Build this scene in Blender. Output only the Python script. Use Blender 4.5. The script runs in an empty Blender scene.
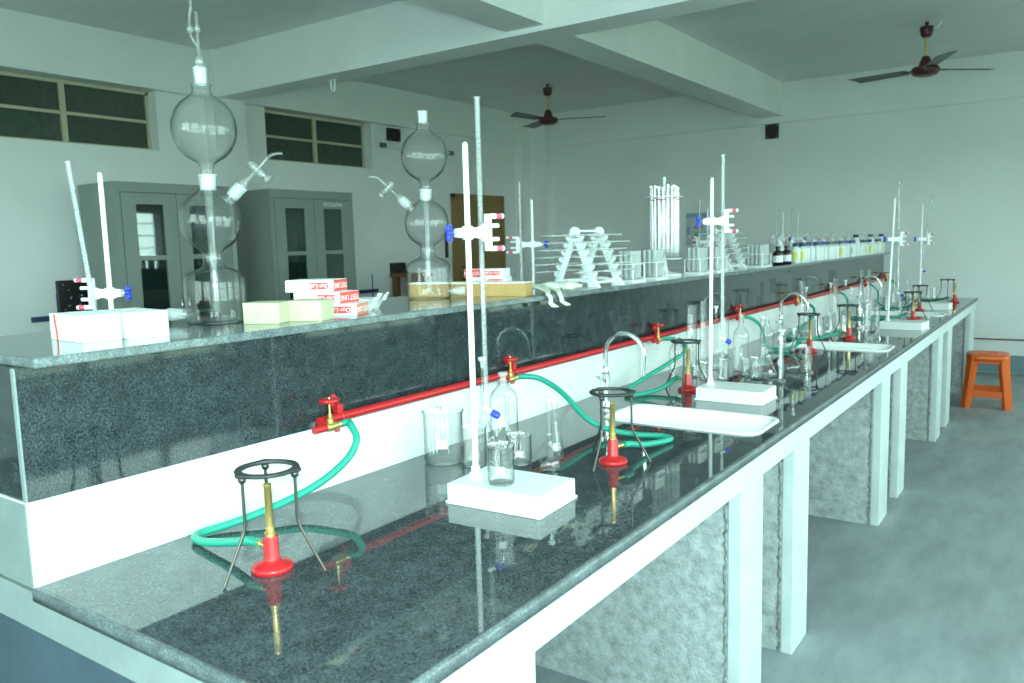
import bpy, bmesh, math, random
from mathutils import Vector, Matrix
random.seed(11)
sc = bpy.context.scene
COL = sc.collection
PI = math.pi

# ------------------------------------------------------------------ materials
def newmat(name):
    m = bpy.data.materials.new(name); m.use_nodes = True
    nt = m.node_tree
    for n in list(nt.nodes): nt.nodes.remove(n)
    out = nt.nodes.new('ShaderNodeOutputMaterial')
    return m, nt, out
def plain(name, col, rough=.5, metal=0., spec=.5, noise=None, bump=None, coat=0.):
    """noise=(scale, detail, amount[, stretch]) mottles the colour; bump=(scale, strength)"""
    m, nt, out = newmat(name)
    b = nt.nodes.new('ShaderNodeBsdfPrincipled')
    b.inputs['Base Color'].default_value = (*col, 1); b.inputs['Roughness'].default_value = rough
    b.inputs['Metallic'].default_value = metal; b.inputs['Specular IOR Level'].default_value = spec
    b.inputs['Coat Weight'].default_value = coat
    nt.links.new(b.outputs[0], out.inputs[0])
    tc = nt.nodes.new('ShaderNodeTexCoord')
    if noise:
        mp = nt.nodes.new('ShaderNodeMapping')
        if len(noise) > 3: mp.inputs['Scale'].default_value = noise[3]
        nt.links.new(tc.outputs['Object'], mp.inputs[0])
        n = nt.nodes.new('ShaderNodeTexNoise'); n.inputs['Scale'].default_value = noise[0]; n.inputs['Detail'].default_value = noise[1]
        n.inputs['Roughness'].default_value = .65
        nt.links.new(mp.outputs[0], n.inputs[0])
        r = nt.nodes.new('ShaderNodeValToRGB'); a = noise[2]
        r.color_ramp.elements[0].position = .3; r.color_ramp.elements[1].position = .7
        r.color_ramp.elements[0].color = (*[c*(1-a) for c in col], 1)
        r.color_ramp.elements[1].color = (*[min(1, c*(1+a)) for c in col], 1)
        nt.links.new(n.outputs[0], r.inputs[0]); nt.links.new(r.outputs[0], b.inputs['Base Color'])
    if bump:
        n2 = nt.nodes.new('ShaderNodeTexNoise'); n2.inputs['Scale'].default_value = bump[0]; n2.inputs['Detail'].default_value = 6
        nt.links.new(tc.outputs['Object'], n2.inputs[0])
        bp = nt.nodes.new('ShaderNodeBump'); bp.inputs['Strength'].default_value = bump[1]; bp.inputs['Distance'].default_value = .01
        nt.links.new(n2.outputs[0], bp.inputs['Height']); nt.links.new(bp.outputs[0], b.inputs['Normal'])
    return m
def granite(name, base, fleck, rough, amount=.5):
    m, nt, out = newmat(name)
    b = nt.nodes.new('ShaderNodeBsdfPrincipled'); b.inputs['Roughness'].default_value = rough
    b.inputs['IOR'].default_value = 1.6
    nt.links.new(b.outputs[0], out.inputs[0])
    tc = nt.nodes.new('ShaderNodeTexCoord')
    n1 = nt.nodes.new('ShaderNodeTexNoise'); n1.inputs['Scale'].default_value = 260; n1.inputs['Detail'].default_value = 3; n1.inputs['Roughness'].default_value = .7
    n2 = nt.nodes.new('ShaderNodeTexNoise'); n2.inputs['Scale'].default_value = 26; n2.inputs['Detail'].default_value = 5
    v = nt.nodes.new('ShaderNodeTexVoronoi'); v.inputs['Scale'].default_value = 230
    for n in (n1, n2, v): nt.links.new(tc.outputs['Object'], n.inputs[0])
    r1 = nt.nodes.new('ShaderNodeValToRGB')
    r1.color_ramp.elements[0].position = .42; r1.color_ramp.elements[1].position = .72
    r1.color_ramp.elements[0].color = (*base, 1); r1.color_ramp.elements[1].color = (*fleck, 1)
    nt.links.new(n1.outputs[0], r1.inputs[0])
    r2 = nt.nodes.new('ShaderNodeValToRGB')
    r2.color_ramp.elements[0].position = .35; r2.color_ramp.elements[1].position = .7
    r2.color_ramp.elements[0].color = (1-amount, 1-amount, 1-amount, 1); r2.color_ramp.elements[1].color = (1+amount, 1+amount, 1+amount, 1)
    nt.links.new(n2.outputs[0], r2.inputs[0])
    mx = nt.nodes.new('ShaderNodeMix'); mx.data_type = 'RGBA'; mx.blend_type = 'MULTIPLY'; mx.inputs[0].default_value = 1
    nt.links.new(r1.outputs[0], mx.inputs[6]); nt.links.new(r2.outputs[0], mx.inputs[7])
    r3 = nt.nodes.new('ShaderNodeValToRGB')
    r3.color_ramp.elements[0].position = .05; r3.color_ramp.elements[1].position = .12
    r3.color_ramp.elements[0].color = (.42, .47, .47, 1); r3.color_ramp.elements[1].color = (0, 0, 0, 1)
    nt.links.new(v.outputs['Distance'], r3.inputs[0])
    v2 = nt.nodes.new('ShaderNodeMath'); v2.operation = 'GREATER_THAN'; v2.inputs[1].default_value = .78
    sp = nt.nodes.new('ShaderNodeSeparateColor'); nt.links.new(v.outputs['Color'], sp.inputs[0]); nt.links.new(sp.outputs[0], v2.inputs[0])
    m3 = nt.nodes.new('ShaderNodeMix'); m3.data_type = 'RGBA'; m3.blend_type = 'ADD'
    nt.links.new(v2.outputs[0], m3.inputs[0]); nt.links.new(mx.outputs[2], m3.inputs[6]); nt.links.new(r3.outputs[0], m3.inputs[7])
    nt.links.new(m3.outputs[2], b.inputs['Base Color'])
    return m
def glassmat(name, tint=(1, 1, 1), edge=(.5, .62, .6), refl=1., ior=1.5, milk=0., rough=.03, base=.05, pw_=2.6):
    m, nt, out = newmat(name)
    tr = nt.nodes.new('ShaderNodeBsdfTransparent'); gl = nt.nodes.new('ShaderNodeBsdfGlossy')
    gl.inputs['Roughness'].default_value = rough
    lw = nt.nodes.new('ShaderNodeLayerWeight'); lw.inputs['Blend'].default_value = .5
    pw = nt.nodes.new('ShaderNodeMath'); pw.operation = 'POWER'; pw.inputs[1].default_value = pw_
    nt.links.new(lw.outputs['Facing'], pw.inputs[0])
    mc = nt.nodes.new('ShaderNodeMix'); mc.data_type = 'RGBA'
    mc.inputs[6].default_value = (*tint, 1); mc.inputs[7].default_value = (*edge, 1)
    nt.links.new(pw.outputs[0], mc.inputs[0]); nt.links.new(mc.outputs[2], tr.inputs[0])
    p5 = nt.nodes.new('ShaderNodeMath'); p5.operation = 'POWER'; p5.inputs[1].default_value = 4.2
    nt.links.new(lw.outputs['Facing'], p5.inputs[0])
    mul = nt.nodes.new('ShaderNodeMath'); mul.operation = 'MULTIPLY_ADD'; mul.inputs[1].default_value = .9*refl; mul.inputs[2].default_value = base*refl; mul.use_clamp = True
    nt.links.new(p5.outputs[0], mul.inputs[0])
    mx = nt.nodes.new('ShaderNodeMixShader')
    nt.links.new(mul.outputs[0], mx.inputs[0]); nt.links.new(tr.outputs[0], mx.inputs[1]); nt.links.new(gl.outputs[0], mx.inputs[2])
    last = mx
    if milk:
        df = nt.nodes.new('ShaderNodeBsdfDiffuse'); df.inputs[0].default_value = (.86, .9, .89, 1)
        m2 = nt.nodes.new('ShaderNodeMixShader'); m2.inputs[0].default_value = milk
        nt.links.new(mx.outputs[0], m2.inputs[1]); nt.links.new(df.outputs[0], m2.inputs[2]); last = m2
    nt.links.new(last.outputs[0], out.inputs[0])
    return m

M = {}
M['wall'] = plain('wall_paint', (.8, .81, .79), .7, noise=(1.3, 5, .035), bump=(35, .06))
M['ceil'] = plain('ceiling_paint', (.74, .75, .74), .85, noise=(2, 6, .05, (1, 3, 1)), bump=(30, .05))
M['beam'] = plain('beam_paint', (.86, .87, .86), .75, noise=(2.2, 6, .04), bump=(25, .08))
M['floor'] = plain('cement_floor', (.26, .295, .31), .55, noise=(3.2, 12, .22, (2.2, .7, 1)), bump=(60, .05))
M['band'] = plain('skirting_paint', (.16, .27, .31), .5)
M['redline'] = plain('maroon_paint', (.16, .03, .04), .5)
M['apron'] = plain('smooth_plaster', (.56, .615, .62), .6, noise=(7, 8, .09), bump=(80, .05))
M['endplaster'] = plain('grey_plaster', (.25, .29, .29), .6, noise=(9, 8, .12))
M['rough'] = plain('rough_cement', (.42, .45, .45), .9, noise=(28, 14, .36), bump=(120, .5))
M['bluepaint'] = plain('blue_grey_paint', (.055, .085, .11), .5, noise=(6, 8, .2))
M['splash'] = plain('white_marble', (.8, .83, .82), .22, noise=(5, 9, .08, (1, 2.2, 3)))
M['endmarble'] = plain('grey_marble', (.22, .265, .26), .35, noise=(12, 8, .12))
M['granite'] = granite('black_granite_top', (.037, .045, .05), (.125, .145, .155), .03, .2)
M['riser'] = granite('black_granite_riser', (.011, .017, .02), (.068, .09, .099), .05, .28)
M['shelf'] = granite('grey_granite_shelf', (.10, .125, .13), (.25, .29, .3), .1, .25)
M['edge'] = granite('granite_edge', (.06, .075, .08), (.24, .28, .29), .35, .3)
M['white'] = plain('white_plastic', (.86, .88, .88), .35)
M['whitecard'] = plain('white_card', (.85, .87, .87), .6)
M['ceramic'] = plain('glazed_ceramic', (.87, .9, .89), .08, coat=.5)
M['red'] = plain('red_enamel', (.52, .014, .018), .3)
M['redplastic'] = plain('red_print', (.78, .09, .08), .5)
M['pink'] = plain('pink_rubber', (.62, .1, .16), .5)
M['brass'] = plain('brass', (.75, .54, .2), .28, metal=.85)
M['iron'] = plain('dark_iron', (.055, .055, .055), .5, metal=.4, noise=(60, 6, .3), bump=(200, .15))
M['steelrod'] = plain('oiled_steel_rod', (.10, .095, .085), .35, metal=.8)
M['chrome'] = plain('chrome', (.8, .83, .84), .08, metal=1)
M['hose'] = plain('green_rubber', (.02, .33, .235), .38)
M['blue'] = plain('blue_plastic', (.03, .05, .5), .35)
M['darkblue'] = plain('dark_blue_plastic', (.02, .035, .12), .4)
M['glass'] = glassmat('lab_glass', refl=1.05, edge=(.3, .4, .39), base=.075, rough=.05, pw_=3)
M['glass2'] = glassmat('thin_lab_glass', refl=.8, edge=(.68, .78, .77))
M['kipp'] = glassmat('thick_lab_glass', refl=1.15, edge=(.22, .3, .29), rough=.015, base=.022, pw_=4.5)
M['cylglass'] = glassmat('cylinder_glass', refl=1.2, edge=(.3, .4, .38), milk=.05, rough=.07, base=.08, pw_=3)
M['frost'] = glassmat('ground_glass_joint', milk=.32, refl=.6, rough=.25)
M['tubeglass'] = glassmat('tube_glass', refl=1.3, edge=(.5, .6, .58), milk=.2, rough=.13, base=.17)
M['ttglass'] = glassmat('test_tube_glass', refl=1.3, edge=(.7, .8, .78), milk=.38, rough=.13, base=.17)
M['clearburette'] = glassmat('clear_burette_glass', refl=1.3, edge=(.45, .55, .53), milk=.1, rough=.04)
M['milkglass'] = glassmat('burette_glass', refl=1., edge=(.5, .6, .58), milk=.26, rough=.06)
M['paneglass'] = glassmat('pane_glass', tint=(.8, .9, .88), edge=(.6, .7, .7), refl=1.1)
M['amber'] = plain('amber_glass', (.018, .006, .004), .06, spec=.6)
M['ticks'] = plain('graduation_ink', (.18, .22, .22), .6)
M['cabinet'] = plain('grey_green_steel', (.25, .29, .26), .42, noise=(3, 4, .06))
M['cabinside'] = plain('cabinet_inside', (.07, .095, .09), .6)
M['letter'] = plain('pale_lettering', (.85, .9, .9), .6)
M['cream'] = plain('cream_card', (.56, .54, .36), .7, noise=(20, 5, .06))
M['ochre'] = plain('brown_card', (.5, .31, .11), .65, noise=(12, 6, .12))
M['wrap'] = plain('crinkled_wrap', (.72, .76, .64), .3, noise=(30, 5, .15), bump=(60, .6))
M['wrapper'] = plain('white_crumpled_paper', (.85, .87, .87), .5, bump=(40, .5))
M['salmon'] = plain('salmon_print', (.78, .3, .2), .6)
M['orange'] = plain('orange_plastic', (.72, .115, .009), .3)
M['wood'] = plain('brown_wood', (.2, .085, .03), .45, noise=(8, 6, .3, (1, 1, 8)))
M['doorwood'] = plain('door_wood', (.27, .17, .06), .5, noise=(5, 7, .15, (6, 6, .6)))
M['black'] = plain('black_bakelite', (.012, .01, .012), .4)
M['maroon'] = plain('maroon_enamel', (.075, .012, .016), .35)
M['blade'] = plain('fan_blade_grey', (.085, .095, .095), .4, metal=.2)
M['frame'] = plain('cream_window_frame', (.52, .5, .34), .5)
M['darkpane'] = plain('dark_window_pane', (.055, .08, .062), .2, noise=(18, 6, .25))
M['winframe'] = plain('grey_window_frame', (.3, .33, .33), .5)
M['yard'] = plain('outdoor_yard', (.2, .225, .16), .9, noise=(.4, 8, .35))  # paved yard outside, greyed so less green light bounces indoors
M['yellow'] = plain('yellow_label', (.75, .72, .16), .5)
M['paper'] = plain('label_paper', (.8, .83, .84), .6)
M['hdpe'] = plain('milky_bottle', (.78, .84, .83), .3)
M['capdark'] = plain('dark_navy_cap', (.03, .04, .13), .4)
M['capblue'] = plain('muted_blue_cap', (.07, .085, .3), .4)
M['capgrey'] = plain('grey_cap', (.12, .15, .16), .5)
M['chart'] = plain('chart_paper', (.5, .57, .6), .6)
M['chartblue'] = plain('chart_blue', (.28, .36, .56), .6)
M['chartgreen'] = plain('chart_green', (.08, .32, .14), .6)
M['chartred'] = plain('chart_red', (.5, .2, .2), .6)

# ------------------------------------------------------------------ mesh builder
class MB:
    def __init__(s): s.v = []; s.f = []; s.s = []; s.mi = []
    def add(s, vs, fs, smooth=False, T=None, mi=0):
        b = len(s.v)
        if T is not None: vs = [T @ Vector(p) for p in vs]
        s.v += [tuple(p) for p in vs]
        for f in fs: s.f.append(tuple(i+b for i in f)); s.s.append(smooth); s.mi.append(mi)
        return s
    def box(s, x0, x1, y0, y1, z0, z1, T=None, mi=0):
        vs = [(x0,y0,z0),(x1,y0,z0),(x1,y1,z0),(x0,y1,z0),(x0,y0,z1),(x1,y0,z1),(x1,y1,z1),(x0,y1,z1)]
        return s.add(vs, [(0,3,2,1),(4,5,6,7),(0,1,5,4),(1,2,6,5),(2,3,7,6),(3,0,4,7)], False, T, mi)
    def bbox(s, x0, x1, y0, y1, z0, z1, bev=.003, T=None, seg=2, mi=0):
        bm = bmesh.new(); bmesh.ops.create_cube(bm, size=1)
        for v in bm.verts:
            v.co = Vector(((x0+x1)/2+v.co.x*(x1-x0), (y0+y1)/2+v.co.y*(y1-y0), (z0+z1)/2+v.co.z*(z1-z0)))
        bmesh.ops.bevel(bm, geom=bm.edges[:]+bm.verts[:], offset=bev, segments=seg, profile=.5, affect='EDGES')
        bm.verts.index_update()
        s.add([v.co.copy() for v in bm.verts], [[v.index for v in f.verts] for f in bm.faces], False, T, mi); bm.free()
        return s
    def lathe(s, prof, seg=24, T=None, ang=35, mi=0, a0=0., a1=2*PI):
        """surface of revolution about z; hard corners split so that they shade crisply"""
        full = abs(a1-a0-2*PI) < 1e-6
        n = seg if full else seg+1
        rings = []   # pairs of rows
        pr = [(max(r, 0), z) for r, z in prof]
        def row(r, z):
            if r < 1e-6: return [(0, 0, z)]
            return [(r*math.cos(a0+(a1-a0)*k/seg), r*math.sin(a0+(a1-a0)*k/seg), z) for k in range(n)]
        vs, fs = [], []
        prev = None
        for i in range(len(pr)-1):
            A, B = pr[i], pr[i+1]
            d = (B[0]-A[0], B[1]-A[1]); L = math.hypot(*d)
            if L < 1e-9: continue
            if prev is None: sharp = True
            else:
                c = (d[0]*pd[0]+d[1]*pd[1])/(L*pL); sharp = math.degrees(math.acos(max(-1, min(1, c)))) > ang
            if sharp:
                ra = row(*A); ia = list(range(len(vs), len(vs)+len(ra))); vs += ra
            else: ia = prev
            rb = row(*B); ib = list(range(len(vs), len(vs)+len(rb))); vs += rb
            m = seg
            for k in range(m):
                k2 = (k+1) % n if full else k+1
                if len(ia) == 1 and len(ib) == 1: continue
                if len(ia) == 1: fs.append((ia[0], ib[k2], ib[k]))
                elif len(ib) == 1: fs.append((ia[k], ia[k2], ib[0]))
                else: fs.append((ia[k], ia[k2], ib[k2], ib[k]))
            prev, pd, pL = ib, d, L
        return s.add(vs, fs, True, T, mi)
    def cyl(s, r, z0, z1, seg=20, T=None, r2=None, mi=0):
        r2 = r if r2 is None else r2
        return s.lathe([(0, z0), (r, z0), (r2, z1), (0, z1)], seg, T, mi=mi)
    def tube(s, pts, r, seg=10, caps=True, T=None, mi=0):
        P = [Vector(p) for p in pts]; n = len(P)
        R = r if isinstance(r, (list, tuple)) else [r]*n
        tg = []
        for i in range(n):
            t = (P[min(i+1, n-1)]-P[max(i-1, 0)]); tg.append(t.normalized())
        u = tg[0].orthogonal().normalized()
        vs, fs = [], []
        for i in range(n):
            if i: u = (u-tg[i]*u.dot(tg[i])).normalized()
            w = tg[i].cross(u)
            for k in range(seg):
                a = 2*PI*k/seg; vs.append(P[i]+(u*math.cos(a)+w*math.sin(a))*R[i])
        for i in range(n-1):
            for k in range(seg):
                k2 = (k+1) % seg; fs.append((i*seg+k, i*seg+k2, (i+1)*seg+k2, (i+1)*seg+k))
        s.add(vs, fs, True, T, mi)
        if caps:
            s.add(vs[:seg], [tuple(reversed(range(seg)))], False, T, mi); s.add(vs[-seg:], [tuple(range(seg))], False, T, mi)
        return s
    def torus(s, R, r, seg=36, sg=10, T=None, zs=1., mi=0):
        vs = []; fs = []
        for i in range(seg):
            a = 2*PI*i/seg
            for k in range(sg):
                b = 2*PI*k/sg; q = R+r*math.cos(b); vs.append((q*math.cos(a), q*math.sin(a), zs*r*math.sin(b)))
        for i in range(seg):
            for k in range(sg):
                i2, k2 = (i+1) % seg, (k+1) % sg; fs.append((i*sg+k, i2*sg+k, i2*sg+k2, i*sg+k2))
        return s.add(vs, fs, True, T, mi)
    def prism(s, poly, z0, z1, T=None, mi=0):
        n = len(poly); vs = [(x, y, z0) for x, y in poly]+[(x, y, z1) for x, y in poly]
        fs = [tuple(reversed(range(n))), tuple(range(n, 2*n))]+[(i, (i+1) % n, (i+1) % n+n, i+n) for i in range(n)]
        return s.add(vs, fs, False, T, mi)
    def ball(s, r, T=None, seg=16, rings=10, zs=1., mi=0):
        return s.lathe([(r*math.sin(PI*i/rings), -zs*r*math.cos(PI*i/rings)) for i in range(rings+1)], seg, T, ang=60, mi=mi)
    def loft(s, rings, cap0=False, cap1=False, smooth=True, T=None, mi=0):
        n = len(rings[0]); vs = [p for r in rings for p in r]; fs = []
        for i in range(len(rings)-1):
            for k in range(n):
                k2 = (k+1) % n; fs.append((i*n+k, i*n+k2, (i+1)*n+k2, (i+1)*n+k))
        s.add(vs, fs, smooth, T, mi)
        if cap0: s.add(rings[0], [tuple(reversed(range(n)))], False, T, mi)
        if cap1: s.add(rings[-1], [tuple(range(n))], False, T, mi)
        return s
    def build(s, name, mat, parent=None, loc=None, rz=None):
        me = bpy.data.meshes.new(name); me.from_pydata(s.v, [], s.f); me.update()
        for p, sm, mi in zip(me.polygons, s.s, s.mi): p.use_smooth = sm; p.material_index = mi
        for m in (mat if isinstance(mat, (list, tuple)) else [mat]): me.materials.append(M[m] if isinstance(m, str) else m)
        o = bpy.data.objects.new(name, me); COL.objects.link(o)
        if parent: o.parent = parent
        if loc: o.location = loc
        if rz: o.rotation_euler = (0, 0, rz)
        return o
def tr(x=0, y=0, z=0): return Matrix.Translation((x, y, z))
def rz(a): return Matrix.Rotation(a, 4, 'Z')
def rx(a): return Matrix.Rotation(a, 4, 'X')
def ry(a): return Matrix.Rotation(a, 4, 'Y')
def tag(o, label=None, cat=None, group=None, kind=None):
    if label: o['label'] = label
    if cat: o['category'] = cat
    if group: o['group'] = group
    if kind: o['kind'] = kind
    return o
def thing(name, label, cat, loc=(0, 0, 0), a=0., group=None):
    o = bpy.data.objects.new(name, None); COL.objects.link(o); o.empty_display_size = .05
    o.location = loc; o.rotation_euler = (0, 0, a)
    return tag(o, label, cat, group)
KIDS = {}
def dup(root, loc=None, a=None, label=None, group=None):
    r = root.copy(); COL.objects.link(r)
    if loc: r.location = loc
    if a is not None: r.rotation_euler = (0, 0, a)
    if label: r['label'] = label
    if group: r['group'] = group
    for ch in [o for o in bpy.data.objects if o.parent == root]:
        c = ch.copy(); COL.objects.link(c); c.parent = r
        for g in [o for o in bpy.data.objects if o.parent == ch]:
            d = g.copy(); COL.objects.link(d); d.parent = c
    return r
def struct(o): o['kind'] = 'structure'; return o
def text(name, body, size, mat, parent, T, align='CENTER'):
    """lettering turned into a mesh"""
    c = bpy.data.curves.new(name, 'FONT'); c.body = body; c.size = size; c.extrude = .0004; c.align_x = align; c.align_y = 'CENTER'
    tmp = bpy.data.objects.new(name, c); COL.objects.link(tmp)
    me = bpy.data.meshes.new_from_object(tmp.evaluated_get(bpy.context.evaluated_depsgraph_get()))
    bpy.data.objects.remove(tmp); me.materials.clear(); me.materials.append(M[mat])
    o = bpy.data.objects.new(name, me); COL.objects.link(o)
    o.parent = parent; o.matrix_local = T
    return o
def smooth_path(pts, n=8):
    P = [Vector(p) for p in pts]; out = []
    for i in range(len(P)-1):
        p0, p1, p2, p3 = P[max(i-1, 0)], P[i], P[i+1], P[min(i+2, len(P)-1)]
        for k in range(n):
            t = k/n
            out.append(.5*((2*p1)+(p2-p0)*t+(2*p0-5*p1+4*p2-p3)*t*t+(3*p1-p0-3*p2+p3)*t**3))
    out.append(P[-1]); return out

# ------------------------------------------------------------------ dimensions
CH = 1.4885            # lens height
CT = .8635             # worktop surface
XE, XB = -.754, -1.596 # aisle edge of the worktop, face of the upstand
Y0, Y1 = .672, 8.81    # ends of the bench
ST = 1.305             # shelf surface
XL, YB, XR, YR = -6.5, 9.77, 1.95, -2.6
ZC = 3.27

# ------------------------------------------------------------------ room shell
struct(MB().box(XL-.4, XR+.3, YR-.2, YB+.3, -.12, 0).build('floor', 'floor'))
struct(MB().box(XL-.4, XR+.3, YR-.2, YB+.3, ZC, ZC+.15).build('ceiling', 'ceil'))
# back wall with its beam band
struct(MB().box(XL-.3, XR+.2, YB+.05, YB+.25, 0, ZC).build('wall_back', 'wall'))
struct(MB().box(XL-.1, XR, YB, YB+.06, 2.817, ZC).build('trim_1', 'wall'))
struct(MB().box(XL-.2, XR, YB+.03, YB+.055, .012, .195).build('baseboard_back', 'band'))
struct(MB().box(XL-.2, XR, YB+.035, YB+.055, .352, .366).build('trim_2', 'redline'))
# left wall with two ventilator openings (Y range, z range)
WZ0, WZ1 = 2.365, 2.864
wins = [(2.0, 4.09), (5.22, 6.66)]
w = MB()
w.box(XL-.36, XL, YR-.1, YB+.1, 0, WZ0); w.box(XL-.36, XL, YR-.1, YB+.1, WZ1, ZC)
ys = [YR-.1]+[y for p in wins for y in p]+[YB+.1]
for i in range(0, len(ys), 2): w.box(XL-.36, XL, ys[i], ys[i+1], WZ0, WZ1)
struct(w.build('wall_left', 'wall'))
struct(MB().box(XL-.02, XL+.075, YR, YB, 2.862, ZC).build('trim_3', 'wall'))            # beam over the ventilators
struct(MB().box(XL-.02, XL+.13, 4.56, 4.9, 0, ZC).build('trim_4', 'wall'))             # pilaster under the cross beam
struct(MB().box(XL-.02, XL+.13, YB-.32, YB+.06, 0, ZC).build('trim_5', 'wall'))
struct(MB().box(XL-.02, XL+.40, YB-.12, YB+.06, 0, ZC).build('trim_6', 'wall'))
for i, (a, b) in enumerate(wins):
    o = struct(thing('window_%d' % (i+1), None, None, (XL-.14, (a+b)/2, WZ0)))
    h = (b-a)/2; hh = WZ1-WZ0; f = MB()
    f.box(-.025, .025, -h, h, 0, .025); f.box(-.025, .025, -h, h, hh-.025, hh)
    f.box(-.025, .025, -h, -h+.025, 0, hh); f.box(-.025, .025, h-.025, h, 0, hh)
    ms = [0.] if i else [-.27]
    if not i: ms = [(3.36-(a+b)/2), (2.66-(a+b)/2)]
    for mm in ms: f.box(-.03, .03, mm-.022, mm+.022, 0, hh)
    f.box(-.02, .02, -h, h, hh*.5-.012, hh*.5+.012)
    f.build('window_frame', 'frame', o)
    MB().box(-.006, .006, -h, h, 0, hh).build('pane', 'darkpane', o)
# right wall with big daylight windows, and rear wall
SZ0, SZ1 = .72, 2.25
rw = [(-2.1, -.55), (-.2, 1.7), (2.1, 3.7), (4.4, 6.0), (6.9, 8.5)]
w = MB(); w.box(XR, XR+.22, YR-.1, YB+.1, 0, SZ0); w.box(XR, XR+.22, YR-.1, YB+.1, SZ1, ZC)
ys = [YR-.1]+[y for p in rw for y in p]+[YB+.1]
for i in range(0, len(ys), 2): w.box(XR, XR+.22, ys[i], ys[i+1], SZ0, SZ1)
struct(w.build('wall_right', 'wall'))
for i, (a, b) in enumerate(rw):
    o = struct(thing('window_%d' % (i+3), None, None, (XR+.11, (a+b)/2, SZ0)))
    h = (b-a)/2; hh = SZ1-SZ0; f = MB()
    f.box(-.03, .03, -h, h, 0, .04); f.box(-.03, .03, -h, h, hh-.04, hh)
    n = max(2, round((b-a)/.5))
    for k in range(n+1):
        y = -h+.02+(2*h-.04)*k/n; f.box(-.025, .025, y-.02, y+.02, 0, hh)
    for k in range(1, 7): f.box(-.01, .01, -h, h, hh*k/7-.008, hh*k/7+.008)
    f.build('window_frame', 'winframe', o)
    L = bpy.data.lights.new('window_portal', 'AREA'); L.shape = 'RECTANGLE'; L.size = b-a; L.size_y = hh
    L.cycles.is_portal = True
    lo = bpy.data.objects.new('window_portal', L); COL.objects.link(lo)
    lo.location = (XR+.2, (a+b)/2, (SZ0+SZ1)/2); lo.rotation_euler = (PI/2, 0, PI/2)
rr_ = [(-3.6, -1.6), (-1.0, 1.0)]  # unseen rear windows, added to light the far wall and near-facing sides
RZ = 1.15
w = MB(); w.box(XL-.3, XR+.22, YR-.2, YR, 0, RZ); w.box(XL-.3, XR+.22, YR-.2, YR, 2.75, ZC)
xs = [XL-.3]+[x for p in rr_ for x in p]+[XR+.22]
for i in range(0, len(xs), 2): w.box(xs[i], xs[i+1], YR-.2, YR, RZ, 2.75)
struct(w.build('wall_rear', 'wall'))
for i, (a, b) in enumerate(rr_):
    o = struct(thing('window_%d' % (i+8), None, None, ((a+b)/2, YR-.1, RZ)))
    h = (b-a)/2; hh = 2.75-RZ; f = MB()
    f.box(-h, h, -.03, .03, 0, .04); f.box(-h, h, -.03, .03, hh-.04, hh)
    for k in range(5):
        x = -h+.02+(2*h-.04)*k/4; f.box(x-.02, x+.02, -.025, .025, 0, hh)
    for k in range(1, 8): f.box(-h, h, -.01, .01, hh*k/8-.008, hh*k/8+.008)
    f.build('window_frame', 'winframe', o)
    L = bpy.data.lights.new('window_portal', 'AREA'); L.shape = 'RECTANGLE'; L.size = b-a; L.size_y = hh; L.cycles.is_portal = True
    lo = bpy.data.objects.new('window_portal', L); COL.objects.link(lo)
    lo.location = ((a+b)/2, YR-.19, RZ+hh/2); lo.rotation_euler = (PI/2, 0, PI)

struct(MB().box(XR+.3, XR+60, -40, 50, -.5, -.3).box(XL-40, XR+.3, -40, YR-.3, -.5, -.3).build('ground', 'yard'))
# ceiling beams
struct(MB().box(XL-.02, XR, 4.6, 4.86, 2.86, ZC+.02).build('beam', 'beam'))
struct(MB().box(-3.2, -2.9, 4.8, YB, 2.893, ZC+.02).build('beam', 'beam'))
struct(MB().box(-3.2, -2.9, YR, 4.62, 2.893, ZC+.02).build('beam', 'beam'))
# brown door in the left wall near the corner
o = struct(thing('door_1', None, None, (XL, 8.06, 0)))
MB().box(.0, .035, 0, 1.0, 0, 2.09).build('door_leaf', 'doorwood', o)
fr = MB(); fr.box(-.0, .05, -.05, 0, 0, 2.14); fr.box(0, .05, 1.0, 1.05, 0, 2.14); fr.box(0, .05, -.05, 1.05, 2.09, 2.14)
fr.build('door_frame', 'doorwood', o)
hd = MB(); hd.tube([(.04, .1, 1.55), (.075, .1, 1.57), (.075, .1, 1.7), (.04, .1, 1.72)], .01); hd.build('door_handle', 'chrome', o)
hd = MB(); hd.tube([(.04, .1, 1.05), (.075, .1, 1.07), (.075, .1, 1.2), (.04, .1, 1.22)], .012); hd.build('door_handle', 'iron', o)

# ------------------------------------------------------------------ things on the walls and ceiling
def switch_box(label, loc, sx, sy, sz, cat='junction box', screws=True, sockets=False):
    t = thing('switchboard' if sockets else 'junction_box', label, cat, loc)
    MB().bbox(-sx/2, sx/2, -sy/2, sy/2, -sz/2, sz/2, .004).build('plate', 'black', t)
    ax = 0 if sx < sy else 1
    for a in (-.38, .38):
        for b in (-.38, .38):
            g = MB()
            if ax == 0: g.ball(.006, tr(sx/2, a*sy, b*sz), 8, 6)
            else: g.ball(.006, tr(a*sx, -sy/2, b*sz), 8, 6)
            g.build('screw', 'brass', t)
    if sockets:
        rs = random.Random(3)
        for r in range(3):
            for c in range(3):
                y, z = (c-1)*sy*.27, (r-1)*sz*.27
                q = MB().bbox(sx/2, sx/2+.012, y-.024, y+.024, z-.02, z+.02, .002).build('switch', 'black', t)
                for k in range(2 if r < 2 else 1):
                    yy, zz = y+rs.uniform(-.018, .018), z+rs.uniform(-.015, .015)
                    MB().ball(.0042, tr(sx/2+.012, yy, zz), 6, 4).build('pale_dot', 'letter', q)
    return t
switch_box('black square junction box high on the wall between second ventilator and corner', (XL+.02, 7.0, 2.765), .04, .2, .14)
switch_box('black square junction box on the far wall under the ceiling beam', (-3.03, YB+.03, 2.728), .15, .04, .165)
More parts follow.
